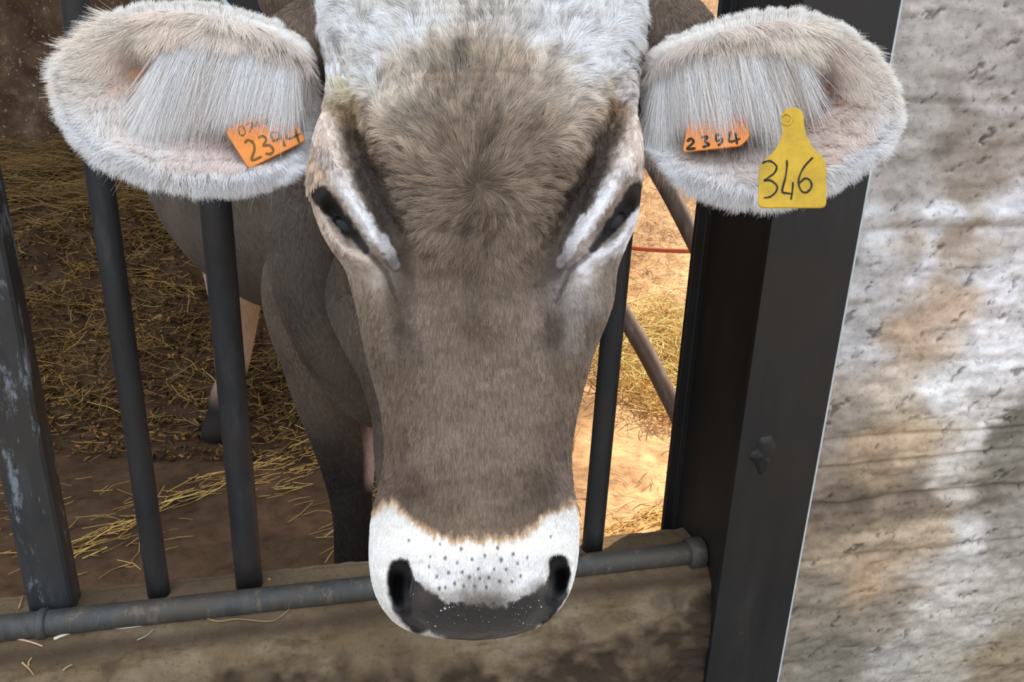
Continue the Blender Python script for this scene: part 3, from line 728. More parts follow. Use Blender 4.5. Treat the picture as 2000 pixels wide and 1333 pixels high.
def hindcol(V):
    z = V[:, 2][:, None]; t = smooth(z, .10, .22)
    return lin((40, 33, 28)) * (1 - t) + lin((196, 170, 142)) * t  # whole leg coloured pale to paint in its sunlit edges
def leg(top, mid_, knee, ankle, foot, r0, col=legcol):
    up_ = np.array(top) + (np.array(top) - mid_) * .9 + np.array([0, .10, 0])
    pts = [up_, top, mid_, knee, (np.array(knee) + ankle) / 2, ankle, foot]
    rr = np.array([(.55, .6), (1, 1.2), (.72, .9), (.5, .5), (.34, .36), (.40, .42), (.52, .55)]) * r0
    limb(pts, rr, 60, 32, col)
def gz(x, y): return float(ground_h(np.array([x]), np.array([y]))[0])
YL = 1.42
k0 = PY(676, 880, YL)
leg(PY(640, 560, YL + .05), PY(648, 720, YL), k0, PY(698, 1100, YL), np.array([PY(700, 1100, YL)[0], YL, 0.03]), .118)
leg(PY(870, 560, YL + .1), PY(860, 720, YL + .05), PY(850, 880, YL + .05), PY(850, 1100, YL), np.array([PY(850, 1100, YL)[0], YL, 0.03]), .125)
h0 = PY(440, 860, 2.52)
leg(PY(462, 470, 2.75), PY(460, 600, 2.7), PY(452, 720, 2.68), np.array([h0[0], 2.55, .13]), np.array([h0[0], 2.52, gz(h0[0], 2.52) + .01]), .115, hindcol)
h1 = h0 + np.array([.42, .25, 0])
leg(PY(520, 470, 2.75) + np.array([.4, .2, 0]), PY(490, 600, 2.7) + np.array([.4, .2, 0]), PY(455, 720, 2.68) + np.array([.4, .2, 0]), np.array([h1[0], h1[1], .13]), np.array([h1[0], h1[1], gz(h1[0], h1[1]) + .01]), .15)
# hooves
for hp in (np.array([PY(700, 1100, YL)[0], YL, 0.0]), np.array([PY(850, 1100, YL)[0], YL, 0.0]), np.array([h0[0], 2.5, gz(h0[0], 2.5)]), np.array([h1[0], h1[1], gz(h1[0], h1[1])])):
    V, F = tube([hp + (0, -.02, .0), hp + (0, -.015, .03), hp + (0, 0, .08)], [(.062, .07), (.06, .065), (.045, .045)], 24)
    addpart(V, F, lin((38, 32, 28)))

# ---- ears: cupped leaf-shaped shells
EARS = {}
def make_ear(key, outline, centre, droot, dtip, baseside, bowl, feat, colf, backcol):
    ol = np.array(outline, float); m = len(ol)
    # closed catmull through the outline
    q = np.linspace(0, m, 240, endpoint=False); i = np.floor(q).astype(int); t = (q - i)[:, None]
    g = lambda k: ol[k % m]
    ring = 0.5 * (2 * g(i) + (g(i + 1) - g(i - 1)) * t + (2 * g(i - 1) - 5 * g(i) + 4 * g(i + 1) - g(i + 2)) * t ** 2 + (3 * g(i) - g(i - 1) - 3 * g(i + 1) + g(i + 2)) * t ** 3)
    rr = np.sqrt(np.linspace(0.0004, 1, 110))[:, None]
    X = centre[0] + (ring[:, 0] - centre[0])[None, :] * rr; Y = centre[1] + (ring[:, 1] - centre[1])[None, :] * rr
    x0, x1 = ol[:, 0].min(), ol[:, 0].max()
    u = (X - x0) / (x1 - x0); u = u if baseside == 'L' else 1 - u          # 0 at the root
    d = droot * (1 - u) + dtip * u + bowl * (1 - rr ** 2.2) - feat(X, Y)
    rim = .005 * smooth(rr, .90, 1.0)
    Vf = P(X, Y, d + rim * 1.0); Vb = P(centre[0] + (X - centre[0]) * 1.0, Y, d + rim + .004 + .012 * (1 - rr ** 4))
    nr_, nc_ = X.shape
    ff = grid_faces(nr_, nc_, True)
    addpart(Vf, ff, colf(X, Y).reshape(-1, 3)); addpart(Vb[::1], ff[:, ::-1], lin(backcol))
    # close the rim
    a = base - nr_ * nc_ * 2 + (nr_ - 1) * nc_; b = base - nr_ * nc_ + (nr_ - 1) * nc_
    for k in range(nc_): bodyF.append((a + k, a + (k + 1) % nc_, b + (k + 1) % nc_, b + k))
    n_ = np.cross(np.gradient(Vf, axis=1), np.gradient(Vf, axis=0)); n_ /= np.linalg.norm(n_, axis=2)[..., None] + 1e-12
    if np.dot(n_[60, 50], C - Vf[60, 50]) < 0: n_ = -n_
    EARS[key] = (X, Y, Vf, n_, rr * np.ones_like(X))
OLL = [(612, 170), (600, 115), (560, 72), (490, 44), (410, 24), (330, 22), (262, 34), (205, 58), (156, 98), (120, 146), (128, 196), (160, 250), (205, 290), (265, 318), (330, 338), (400, 348), (465, 346), (530, 336), (580, 306), (606, 250)]
RT_ = [(1262, 170), (1276, 118), (1320, 86), (1385, 66), (1450, 44), (1520, 36), (1590, 46), (1650, 76), (1700, 120), (1735, 175), (1742, 225), (1718, 268), (1672, 306), (1620, 336), (1560, 362), (1500, 378), (1440, 372), (1370, 350), (1310, 312), (1276, 250)]
def featL(x, y):
    return (ridge(x, y, [(610, 120), (520, 92), (420, 80), (320, 72)], 34, .013) + ridge(x, y, [(560, 330), (400, 335), (250, 300)], 20, .006)
            - ridge(x, y, [(560, 230), (470, 240), (350, 210), (260, 140)], 46, .012) + ridge(x, y, [(330, 190), (230, 175)], 14, .004))
def featR(x, y):
    return (ridge(x, y, [(1268, 120), (1350, 105), (1450, 90), (1560, 90)], 34, .013) + ridge(x, y, [(1300, 320), (1450, 360), (1600, 330)], 20, .006)
            - ridge(x, y, [(1320, 240), (1420, 240), (1520, 210), (1610, 180)], 46, .014) + ridge(x, y, [(1640, 230), (1560, 245)], 12, .004))
def earcolL(x, y):
    c = idw(x, y, [(150, 150, (246, 226, 210)), (270, 60, (240, 215, 190)), (430, 50, (228, 205, 180)), (560, 90, (196, 170, 146)), (600, 160, (150, 134, 120)), (610, 260, (110, 98, 88)), (265, 132, (246, 190, 146)), (310, 124, (244, 186, 142)), (335, 175, (226, 158, 116)), (420, 225, (150, 116, 92)), (520, 200, (120, 94, 76)),
                   (420, 250, (236, 186, 164)), (350, 240, (240, 208, 196)), (250, 220, (246, 222, 212)), (400, 300, (242, 212, 204)), (300, 290, (244, 228, 222)), (520, 320, (236, 208, 204)), (190, 240, (246, 236, 232))], eps=8)
    return lin(c)
def earcolR(x, y):
    c = idw(x, y, [(1290, 160, (130, 116, 100)), (1300, 260, (170, 160, 150)), (1350, 100, (176, 150, 124)), (1450, 80, (226, 200, 176)), (1560, 70, (244, 222, 196)), (1680, 140, (244, 218, 194)), (1600, 160, (172, 112, 84)), (1630, 180, (196, 140, 110)), (1560, 190, (120, 84, 64)), (1530, 150, (110, 84, 70)), (1500, 220, (92, 72, 60)),
                   (1640, 250, (222, 186, 160)), (1660, 290, (236, 204, 184)), (1600, 300, (216, 176, 152)), (1450, 300, (176, 150, 138)), (1400, 250, (150, 110, 84)), (1720, 220, (240, 222, 212)), (1400, 340, (228, 216, 216)), (1560, 345, (236, 226, 222))], eps=8)
    return lin(c)
make_ear('L', OLL, (370, 190), .700, .610, 'R', .020, featL, earcolL, (150, 130, 112))
make_ear('R', RT_, (1500, 210), .700, .610, 'L', .024, featR, earcolR, (150, 130, 112))
# the ear roots that join the shells to the head
def rootcol(V):
    a = N2.fbm(V[:, 0] * 30, V[:, 2] * 30, 3)[:, None]; return np.clip(lin((104, 88, 74)) * (1 - .3 * a), 0, 1)
limb([P(720, 120, .80), P(650, 110, .765), P(600, 130, .745), P(565, 165, .755), P(530, 180, .765)], [(.05, .06), (.050, .055), (.042, .05), (.025, .035), (.010, .015)], 30, 32, rootcol)
limb([P(1160, 110, .80), P(1235, 100, .765), P(1290, 120, .745), P(1325, 155, .755), P(1360, 175, .765)], [(.05, .06), (.050, .055), (.042, .05), (.025, .035), (.010, .015)], 30, 32, rootcol)
# brown poll flanks that rise behind the ear roots
limb([P(700, 60, .86), P(640, 20, .83), P(590, -40, .82), (P(560, -110, .82))], [(.07, .07), (.055, .055), (.05, .05), (.03, .03)], 24, 28, rootcol)
limb([P(1180, 60, .86), P(1250, 40, .83), P(1330, 50, .80), P(1400, 90, .76)], [(.07, .07), (.05, .05), (.026, .03), (.012, .012)], 24, 28, rootcol)
limb([P(1200, 0, .86), P(1250, -20, .84), P(1290, -40, .83), P(1310, -90, .83)], [(.05, .06), (.045, .055), (.03, .04), (.01, .01)], 24, 28, rootcol)

BV = np.concatenate(bodyV); BCc = np.concatenate(bodyC); BWt = np.concatenate(bodyW)
body = mesh_obj('body', BV, bodyF, M_hide, cow, col=BCc, attrs={'wet': BWt})

# eyes
for nm, cc, rx in (('L', (682, 450), 1), ('R', (1192, 444), -1)):
    dd = .652
    # depth of the head surface there
    m = (np.abs(HPX - cc[0]) < 3) & (np.abs(HPY - cc[1]) < 3) & np.broadcast_to(front, HPX.shape)
    if m.any(): dd = float(HD[m].mean())
    print('eye depth', dd)
    uu, vv = np.meshgrid(np.linspace(0, np.pi, 40), np.linspace(0, 2 * np.pi, 60))
    R_ = .0165
    ctr = P(cc[0], cc[1], dd + R_ * .97)
    s_ = np.stack([np.sin(uu) * np.cos(vv), np.sin(uu) * np.sin(vv), np.cos(uu)], -1)
    V = ctr + R_ * s_
    mesh_obj('eye', V.reshape(-1, 3), grid_faces(60, 40), M_eye, cow)

# ------------------------------------------------------------------ fur
def curves_obj(name, pts, rad, col, mat, parent, label=None, sh=(.66, .46)):
    n, k, _ = pts.shape
    hc = bpy.data.hair_curves.new(name); hc.add_curves([k] * n)
    off = np.array(parent.matrix_world.translation)
    a = hc.attributes.get('position') or hc.attributes.new('position', 'FLOAT_VECTOR', 'POINT')
    a.data.foreach_set('vector', (pts - off).astype(np.float32).ravel())
    a = hc.attributes.get('radius') or hc.attributes.new('radius', 'FLOAT', 'POINT')
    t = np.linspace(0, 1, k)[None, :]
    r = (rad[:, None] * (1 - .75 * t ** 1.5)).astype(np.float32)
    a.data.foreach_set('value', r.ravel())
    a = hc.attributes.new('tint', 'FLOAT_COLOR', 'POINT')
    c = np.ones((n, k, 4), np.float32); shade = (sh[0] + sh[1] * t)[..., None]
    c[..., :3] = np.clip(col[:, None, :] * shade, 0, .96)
    a.data.foreach_set('color', c.ravel())
    hc.materials.append(mat)
    o = bpy.data.objects.new(name, hc); link(o, parent); o['kind'] = 'stuff'
    if label: o['label'] = label
    return o
def sample_grid(V, nmap, X, Y, dens, n, wrap=True, extra=None):
    """random roots on a grid surface, weighted by area x density"""
    nr_, nc_ = X.shape
    e1 = np.roll(V, -1, 1)[:-1] - V[:-1]; e2 = V[1:] - V[:-1]
    ar = np.linalg.norm(np.cross(e1, e2), axis=2) * dens[:-1]
    if not wrap: ar[:, -1] = 0
    cdf = np.cumsum(ar.ravel()); tot = cdf[-1]
    idx = np.searchsorted(cdf, rng.random(n) * tot); idx = np.clip(idx, 0, ar.size - 1)
    r = idx // nc_; c = idx % nc_; c2 = (c + 1) % nc_
    u = rng.random(n)[:, None]; v = rng.random(n)[:, None]
    def bl(A):
        A = A.reshape(nr_, nc_, -1)
        return (A[r, c] * (1 - u) + A[r, c2] * u) * (1 - v) + (A[r + 1, c] * (1 - u) + A[r + 1, c2] * u) * v
    n_ = bl(nmap); n_ /= np.linalg.norm(n_, axis=1)[:, None] + 1e-12
    if extra is not None: return bl(V), n_, bl(extra)
    return bl(V), n_, bl(X)[:, 0], bl(Y)[:, 0]
def fur(name, root, nor, px, py, fx, fy, length, alpha, rad, col, k=5, csize=9.0, clump=.5, droop=0.0, var=.18, cvar=.22, bend=.55, label=None, seed=0, wig=.12, sh=(.66, .46)):
    n = len(root)
    T = RT * fx[:, None] - UP * fy[:, None]
    T = T - nor * np.sum(T * nor, 1)[:, None]; T /= np.linalg.norm(T, axis=1)[:, None] + 1e-9
    B = np.cross(nor, T)
    # clumps
    jx = px + 4 * N1(px / 11, py / 11); jy = py + 4 * N2(px / 11, py / 11)
    jy = jy * .62
    cid = (np.floor(jx / csize).astype(np.int64) * 73856093) ^ (np.floor(jy / (csize * 1.6)).astype(np.int64) * 19349663)
    cid = cid ^ (np.floor(root[:, 1] / .025).astype(np.int64) * 83492791)
    _, inv = np.unique(cid, return_inverse=True); cnt = np.bincount(inv)
    cm = np.stack([np.bincount(inv, root[:, i]) / cnt for i in range(3)], 1)[inv]
    r2 = np.random.default_rng(seed + 5)
    cl = r2.random(cnt.size)[inv]; ca_ = (r2.random(cnt.size)[inv] - .5)
    t = np.linspace(0, 1, k)[None, :, None]
    Ls = (length * (1 + .3 * (rng.random(n) - .5)) * (1 + .25 * (cl - .5)))[:, None, None]
    al = (alpha * (1 + .6 * (rng.random(n) - .5) + .5 * ca_))[:, None, None]
    sw = (wig * rng.standard_normal(n) + .35 * wig / .12 * ca_ * .6)[:, None, None]
    T_, N_, B_ = T[:, None], nor[:, None], B[:, None]
    pts = root[:, None] + Ls * (t * (T_ * np.cos(al) + N_ * np.sin(al)) - bend * N_ * np.sin(al) * t ** 2 + B_ * sw * t ** 1.5)
    toward = (cm - root)[:, None]; toward = toward - N_ * np.sum(toward * N_, 2, keepdims=True)
    tl = np.linalg.norm(toward, axis=2, keepdims=True) + 1e-9; toward = toward * np.minimum(1, .55 * Ls / tl)
    pts = pts + toward * (clump[:, None, None] if hasattr(clump, 'shape') else clump) * t ** 1.3 + np.array([0, 0, -1.0]) * droop * Ls * t ** 2
    cc = col * ((1 - cvar) + 2 * cvar * cl)[:, None] * (1 + var * rng.standard_normal(n))[:, None]
    return curves_obj(name, pts, rad * (1 + .25 * (rng.random(n) - .5)), np.clip(cc, .003, .97), M_hair, cow, label, sh)

def headflow(x, y):
    dx, dy = x - 933, y - 362
    r = np.hypot(dx, dy) + 1
    fx, fy = dx / r, dy / r
    # swirl close to the whorl
    a = .7 * np.exp(-r / 60); fx, fy = fx * np.cos(a) - fy * np.sin(a), fx * np.sin(a) + fy * np.cos(a)
    w = smooth(y, 420, 600)
    fx = fx * (1 - w) + (.12 * dx / 150) * w; fy = fy * (1 - w) + 1.0 * w
    # sides of the forehead comb outwards and down
    s = smooth(np.abs(dx), 170, 280) * (1 - w) * smooth(y, 120, 300)
    fx = fx * (1 - s) + np.sign(dx) * .35 * s; fy = fy * (1 - s) + 1.0 * s
    # curls
    amp = (.25 + .45 * smooth(np.abs(x - 933), 60, 200)) * (1 - smooth(y, 430, 600)) + .13
    a = amp * (N1.fbm(x / 42, y / 42, 2) + .6 * N2(x / 17, y / 17))
    fx, fy = fx * np.cos(a) - fy * np.sin(a), fx * np.sin(a) + fy * np.cos(a)
    for BRp, sg in ((BRL, 1), (BRR, -1)):
        d, t = polydist(x, y, BRp); b = 1 - smooth(d, 30, 62); vx = .50 * sg; vy = .85
        fx = fx * (1 - b) + vx * b; fy = fy * (1 - b) + vy * b
    for LLp, sg in ((LLL, 1), (LLR, -1)):
        d, t = polydist(x, y, LLp); b = (1 - smooth(d, 14, 34)) * .9
        fx = fx * (1 - b) + (.55 * sg) * b; fy = fy * (1 - b) + .8 * b
    r = np.hypot(fx, fy) + 1e-6
    return fx / r, fy / r
hm = nose_mask(HPX, HPY)
dns = np.where(np.broadcast_to(front, HPX.shape), 1.0, .12) * (1 - smooth(hm, .15, .6))
for nl in (EYL, EYR):
    d_, t_ = polydist(HPX, HPY, nl); dns = dns * smooth(d_, 15 - 7 * t_, 22 - 8 * t_)
for nl in ([(779, 1112), (777, 1150), (786, 1188)], [(1093, 1106), (1095, 1132), (1088, 1160)]):
    d_, t_ = polydist(HPX, HPY, nl); dns = dns * smooth(d_, 12, 20)
dns = dns * np.where(HPY < -60, .3, 1.0) 
NH = 400000
rt, nr3, qx, qy = sample_grid(HV, nrm, HPX, HPY, dns, NH)
fx, fy = headflow(qx, qy)
ln = np.interp(qy, [-100, 60, 250, 380, 480, 560, 950, 1010, 1050, 1260], [.021, .019, .0165, .0125, .011, .0062, .0055, .0045, .0024, .002])
side = smooth(np.minimum(polydist(qx, qy, BRL)[0], polydist(qx, qy, BRR)[0]), 20, 70) 
ln = ln * np.where((qy > 180) & (qy < 560), .30 + .70 * side, 1)
gl = np.minimum(polydist(qx, qy, GRL)[0], polydist(qx, qy, GRR)[0]); ln = ln * (.5 + .5 * smooth(gl, 15, 60))
nearl = np.minimum(polydist(qx, qy, LLL)[0], polydist(qx, qy, LLR)[0]); ln = ln * np.where(nearl < 40, .45 + .55 * smooth(nearl, 12, 40), 1)
neare = np.minimum(polydist(qx, qy, EYL)[0], polydist(qx, qy, EYR)[0]); ln = ln * (.35 + .65 * smooth(neare, 18, 50))
alp = np.interp(qy, [-60, 300, 500, 900, 1000, 1060], [.45, .38, .30, .28, .22, .16]) * (.3 + .7 * smooth(neare, 18, 60)) * (.22 + .78 * side) * (.35 + .65 * smooth(nearl, 15, 60))
lpx = ln / .00039 * .55; colr = head_color(qx + fx * lpx, qy + fy * lpx)
_r = np.hypot(qx - 933, qy - 362); _a = np.arctan2(qy - 362, qx - 933) + .22 * N2.fbm(qx / 40, qy / 40, 3)
_s = smooth(N1.fbm(_a * 13 + 40, _r / 42 + 9, 3), .12, .75) * smooth(_r, 8, 60)  # darker hair streaks; crevice shade between locks put into the colour
_s2 = smooth(N4.fbm(qx / 7, qy / 26 + 50, 3), .2, .9)
_w = 1 - smooth(qy, 420, 600); colr = colr * (1 - .46 * _s * _w - .24 * _s2 * (1 - _w) * (qy < 1000))[:, None] * (1 + .10 * _w)[:, None]
whor = 1 - smooth(qy, 420, 620); csz = 4 + 3.5 * whor; cva = .16 + .17 * whor
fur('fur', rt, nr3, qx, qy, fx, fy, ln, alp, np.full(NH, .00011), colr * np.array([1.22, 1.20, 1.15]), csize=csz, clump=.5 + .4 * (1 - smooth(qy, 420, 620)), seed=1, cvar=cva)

# ---- short coat on neck, trunk and legs
def coat():
    R_, NO, CX, CY, CO, LN = [], [], [], [], [], []
    for V, c in LIMBS:
        n_ = np.cross(np.gradient(V, axis=1), np.gradient(V, axis=0)); n_ /= np.linalg.norm(n_, axis=2)[..., None] + 1e-12
        cen = V.mean(1, keepdims=True)
        if np.sum(n_ * (V - cen)) < 0: n_ = -n_
        facing = (np.sum(n_ * (C - V), 2) > -.25 * np.linalg.norm(C - V, axis=2)) * 1.0
        dist = np.linalg.norm(C - V, axis=2); dens = facing / dist ** 1.6
        ar = np.linalg.norm(np.roll(V, -1, 1)[:-1] - V[:-1], axis=2).mean() * np.linalg.norm(V[1:] - V[:-1], axis=2).mean() * dens.sum()
        n = int(min(70000, ar * 330000))
        a, b, cc = sample_grid(V, n_, dist, dist, dens, n, extra=c)
        # nearest grid colour
        q = (a - C); z = q @ FW; x = W_ / 2 + FPX * (q @ RT) / z; y = H_ / 2 - FPX * (q @ UP) / z
        R_.append(a); NO.append(b); CX.append(x); CY.append(y); CO.append(cc); LN.append(np.full(n, .007))
    return [np.concatenate(v) for v in (R_, NO, CX, CY, CO, LN)]
def colnear(V, c, a):
    zc = V[..., 2].mean(1); o_ = np.argsort(zc); m = c.mean(1)
    return np.stack([np.interp(a[:, 2], zc[o_], m[o_, i]) for i in range(3)], 1)
a, b, x, y, c, l_ = coat()
n = len(a); print('coat hairs', n)
w1 = .5 * N1.fbm(x / 80, y / 80, 2)
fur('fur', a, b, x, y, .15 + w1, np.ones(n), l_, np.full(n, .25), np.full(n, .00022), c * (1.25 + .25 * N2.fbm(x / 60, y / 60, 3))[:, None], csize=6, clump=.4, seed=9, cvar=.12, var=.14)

# ---- ear hair
def ear_fur(key):
    X, Y, V, n_, rr = EARS[key]
    sgn = -1 if key == 'L' else 1                      # towards the ear tip in x
    cen = (370, 190) if key == 'L' else (1500, 210)
    spots = [(268, 134, 34, 15), (335, 178, 10, 18)] if key == 'L' else [(1605, 165, 32, 20), (1640, 195, 22, 18), (1510, 190, 34, 30)]
    bare = 1.0
    for sx_, sy_, a, b in spots: bare = bare * (1 - .93 * np.exp(-(((X - sx_) / a) ** 2 + ((Y - sy_) / b) ** 2) ** 1.5))
    cf = earcolL if key == 'L' else earcolR
    # 1 inner down
    n = 42000
    rt, nn_, x, y = sample_grid(V, n_, X, Y, bare * (0.35 + .65 * smooth(rr, .3, .8)), n)
    dx, dy = (x - cen[0]) / 240, (y - cen[1]) / 150
    fx = .45 * sgn + .8 * dx; fy = .80 + .35 * dy; w = N1.fbm(x / 50, y / 50, 2) * .5
    fx, fy = fx * np.cos(w) - fy * np.sin(w), fx * np.sin(w) + fy * np.cos(w)
    c = cf(x, y) * .38 + lin((255, 248, 240)) * .62
    rd = np.hypot(dx, dy)
    fur('ear_fur', rt, nn_, x, y, fx, fy, .011 + .006 * smooth(rd, .5, 1) + .010 * smooth(-dy, .25, .7), np.full(n, .5), np.full(n, .00013), c, csize=10, clump=.6, seed=2, cvar=.06, var=.06, sh=(.88, .15))
    # 2 soft fringe round the rim
    n = 46000
    rt, nn_, x, y = sample_grid(V, n_, X, Y, smooth(rr, .86, .97), n)
    dx, dy = x - cen[0], y - cen[1]; q = np.hypot(dx / 1.6, dy) + 1
    fx, fy = dx / 1.6 / q + .25 * sgn, dy / q + .12
    low = smooth(dy, -20, 90)
    rootside = smooth(-sgn * dx, 205, 245)
    c = lin((252, 252, 252)) * np.ones((n, 1)); up_ = (1 - low)[:, None]
    c = c * (1 - .45 * up_) + lin((250, 232, 212)) * .45 * up_
    c = c * (1 - .6 * rootside[:, None]) + lin((120, 108, 94)) * .6 * rootside[:, None]
    fur('ear_fringe', rt, nn_, x, y, fx, fy, (.011 + .008 * low) * (1 - .3 * rootside), np.full(n, .38), np.full(n, .00013), c, csize=12, clump=.55, seed=3, cvar=.05, var=.06, bend=.35, wig=.2, sh=(.9, .14))
    # 3 long hair hanging from the upper fold over the cup
    n = 38000
    m0, m1 = ((345, 612) if key == 'L' else (1262, 1560))
    band = (smooth(X, m0, m0 + 60) * (1 - smooth(X, m1 - 10, m1 + 10))) if key == 'L' else (smooth(X, m0 - 10, m0 + 10) * (1 - smooth(X, m1 - 90, m1)))
    yc = np.interp(X, [300, 430, 520, 610], [62, 84, 100, 128]) if key == 'L' else np.interp(X, [1260, 1350, 1450, 1560], [122, 112, 98, 96])
    dd = band * (np.exp(-((Y - yc + 6) / 42) ** 2) + .25 * np.exp(-((Y - yc - 45) / 30) ** 2))
    rt, nn_, x, y = sample_grid(V, n_, X, Y, dd, n)
    if key == 'L':
        u = (x - m0) / (m1 - m0); fx = -.55 + .42 * u; ll = .068 + .012 * (1 - u) - .006 * smooth(u, .6, 1) + .008 * np.exp(-((x - 365) / 16) ** 2)
    else:
        u = (x - m0) / (m1 - m0); fx = .02 + .50 * u; ll = .066 + .008 * np.sin(u * 3) - .012 * smooth(u, .72, 1)
    fx = fx + .10 * N1.fbm(x / 30, y / 30, 2); fy = np.ones(n)
    c = lin((250, 246, 242)) * np.ones((n, 1)); tn = smooth(N3.fbm(x / 22, y / 22, 3), .1, .7)[:, None]
    c = c * (1 - .45 * tn) + lin((190, 165, 136)) * .45 * tn
    nn2 = nn_ * .5 + (C - rt) / np.linalg.norm(C - rt, axis=1)[:, None] * .8; nn2 /= np.linalg.norm(nn2, axis=1)[:, None]
    fur('long_ear_hair', rt, nn2, x, y, fx, fy, ll * (.45 + .75 * rng.random(n) ** .7) * (1 + .22 * N3.fbm(x / 26, y / 60, 2)), np.full(n, .40), np.full(n, .00012), c, k=8, csize=9, clump=.9, seed=4, sh=(.78, .25), cvar=.14, var=.12, bend=.85, wig=.07, droop=.05)
    # 4 brown hair at the root of the ear
ear_fur('L'); ear_fur('R')

# ------------------------------------------------------------------ ear tags
def on_plane(pts, d, n_, c0):
    """points of a flat tag: rays through the corners met with the tag's own plane"""
    out = []
    for x, y in pts:
        r = ray(x, y); t = np.dot(c0 - C, n_) / np.dot(r, n_); out.append(C + r * t)
    return np.array(out)
def flat_tag(name, outline, c0, n_, thick, mat, parent, rnd=10, sm=True):
    ol = np.array(outline, float)
    if sm:
        res = []
        m = len(ol)
        for i in range(m):
            p, a, b = ol[i], ol[i - 1], ol[(i + 1) % m]
            ra = min(rnd, np.linalg.norm(a - p) * .45); rb = min(rnd, np.linalg.norm(b - p) * .45)
            A = p + (a - p) / np.linalg.norm(a - p) * ra; B = p + (b - p) / np.linalg.norm(b - p) * rb
            for t in np.linspace(0, 1, 6): res.append((1 - t) ** 2 * A + 2 * t * (1 - t) * p + t * t * B)
        ol = np.array(res)
    f = on_plane(ol, 0, n_, c0); m = len(f); cen = f.mean(0)
    inner = cen + (f - cen) * .985
    V = np.concatenate([inner + n_ * thick / 2, f + n_ * thick * .3, f - n_ * thick * .3, inner - n_ * thick / 2])
    F = [tuple(range(m)), tuple(3 * m + i for i in range(m))[::-1]]
    for k in range(3):
        for i in range(m): F.append((k * m + i, (k + 1) * m + i, (k + 1) * m + (i + 1) % m, k * m + (i + 1) % m))
    return fixn(mesh_obj(name, V, F, mat, parent, smooth_=False))
def strokes(name, lines, c0, n_, lift, wpx, mat, parent):
    """pen strokes as thin raised ribbons lying on the tag"""
    V, F = [], []
    for ln_ in lines:
        q = np.linspace(0, len(ln_) - 1, max(6, 7 * (len(ln_) - 1))); c = catmull(np.array(ln_, float), q)
        T = np.gradient(c, axis=0); T /= np.linalg.norm(T, axis=1)[:, None] + 1e-9; Nn = np.stack([-T[:, 1], T[:, 0]], 1)
        w = wpx / 2 * (1 + .25 * N1(q * 1.7 + len(V), q * 0))[:, None]
        w[0] *= .5; w[-1] *= .4
        a = on_plane(c + Nn * w, 0, n_, c0) + n_ * lift; b = on_plane(c - Nn * w, 0, n_, c0) + n_ * lift
        b0 = len(V); m = len(c)
        for i in range(m): V += [a[i], b[i], a[i] - n_ * .0004, b[i] - n_ * .0004]
        for i in range(m - 1):
            k = b0 + 4 * i; F += [(k, k + 4, k + 5, k + 1), (k, k + 2, k + 6, k + 4), (k + 1, k + 5, k + 7, k + 3)]
    return fixn(mesh_obj(name, V, F, mat, parent, smooth_=False))
def norm(v): v = np.asarray(v, float); return v / np.linalg.norm(v)
# yellow tag
c0 = P(1548, 310, .592); n_ = norm(C - c0 + np.array([-.05, 0, .10]))
yt = empty('ear_tag', P(1549, 234, .60), 'yellow bottle-shaped ear tag with handwritten 346 hanging from the cow ear', 'ear tag')
YO = [(1486, 407), (1608, 407), (1614, 400), (1613, 318), (1608, 308), (1592, 295), (1581, 279), (1573, 260), (1570, 240), (1570, 226), (1563, 214), (1549, 209), (1535, 213), (1526, 224), (1526, 243), (1530, 256), (1523, 277), (1511, 298), (1491, 315), (1483, 326), (1480, 400)]
flat_tag('tag_plate', YO, c0, n_, .0024, M_yel, yt, 9)
strokes('handwritten_number', [[(1489, 320), (1496, 316), (1507, 316), (1517, 326), (1513, 338), (1503, 346), (1492, 354)], [(1492, 354), (1505, 353), (1518, 364), (1515, 376), (1504, 385), (1492, 387)],
        [(1537, 313), (1537, 328), (1534, 348), (1528, 374), (1538, 378), (1549, 379)], [(1549, 356), (1548, 372), (1545, 391)],
        [(1588, 308), (1572, 325), (1562, 344), (1560, 360), (1566, 374), (1576, 376), (1585, 366), (1583, 354), (1573, 349), (1562, 358)]], c0, n_, .0016, 3.4, M_ink, yt)
st = strokes('raised_ring', [[(1527, 228), (1534, 222), (1543, 225), (1547, 234), (1541, 243), (1531, 242), (1527, 234)], [(1537, 230), (1541, 234), (1537, 238)]], c0, n_, .0022, 4.0, M_yel, yt)
V, F = tube([P(1541, 233, .592) + n_ * .001, P(1541, 233, .60), P(1541, 233, .640)], [.0042, .0040, .0030], 20)
mesh_obj('stud', V, F, M_yel, yt)
# left orange tag
c0 = P(520, 262, .680); n_ = norm(C - c0 + np.array([.06, 0, .42]))
ot = empty('ear_tag', P(530, 225, .69), 'tilted square orange ear tag reading 2394 in the ear in front of the bars', 'ear tag')
flat_tag('tag_plate', [(439, 256), (486, 330), (598, 275), (553, 196)], c0, n_, .002, M_org, ot, 9)
strokes('printed_number', [[(478, 281), (484, 275), (494, 280), (497, 293), (492, 314), (511, 307)], [(504, 271), (513, 267), (520, 274), (515, 286), (526, 285), (534, 295), (528, 302), (518, 301)],
        [(541, 259), (530, 262), (534, 276), (546, 270), (543, 258), (551, 272), (556, 288)], [(563, 246), (561, 272), (588, 262)], [(574, 250), (585, 282)]], c0, n_, .0013, 4.6, M_ink2, ot)
strokes('small_code', [[(466, 251), (468, 263), (475, 266), (479, 258), (473, 248), (466, 251)], [(480, 246), (492, 241), (488, 260)], [(493, 254), (492, 240), (498, 249), (501, 237), (506, 250)],
        [(518, 234), (513, 240), (519, 244), (524, 238), (518, 234), (524, 250)], [(528, 246), (526, 230), (533, 231), (529, 239), (536, 245)]], c0, n_, .0013, 2.6, M_ink2, ot)
V, F = tube([P(530, 226, .690), P(530, 226, .70), P(530, 226, .720)], [.004, .003, .003], 16); mesh_obj('stud', V, F, M_org, ot)
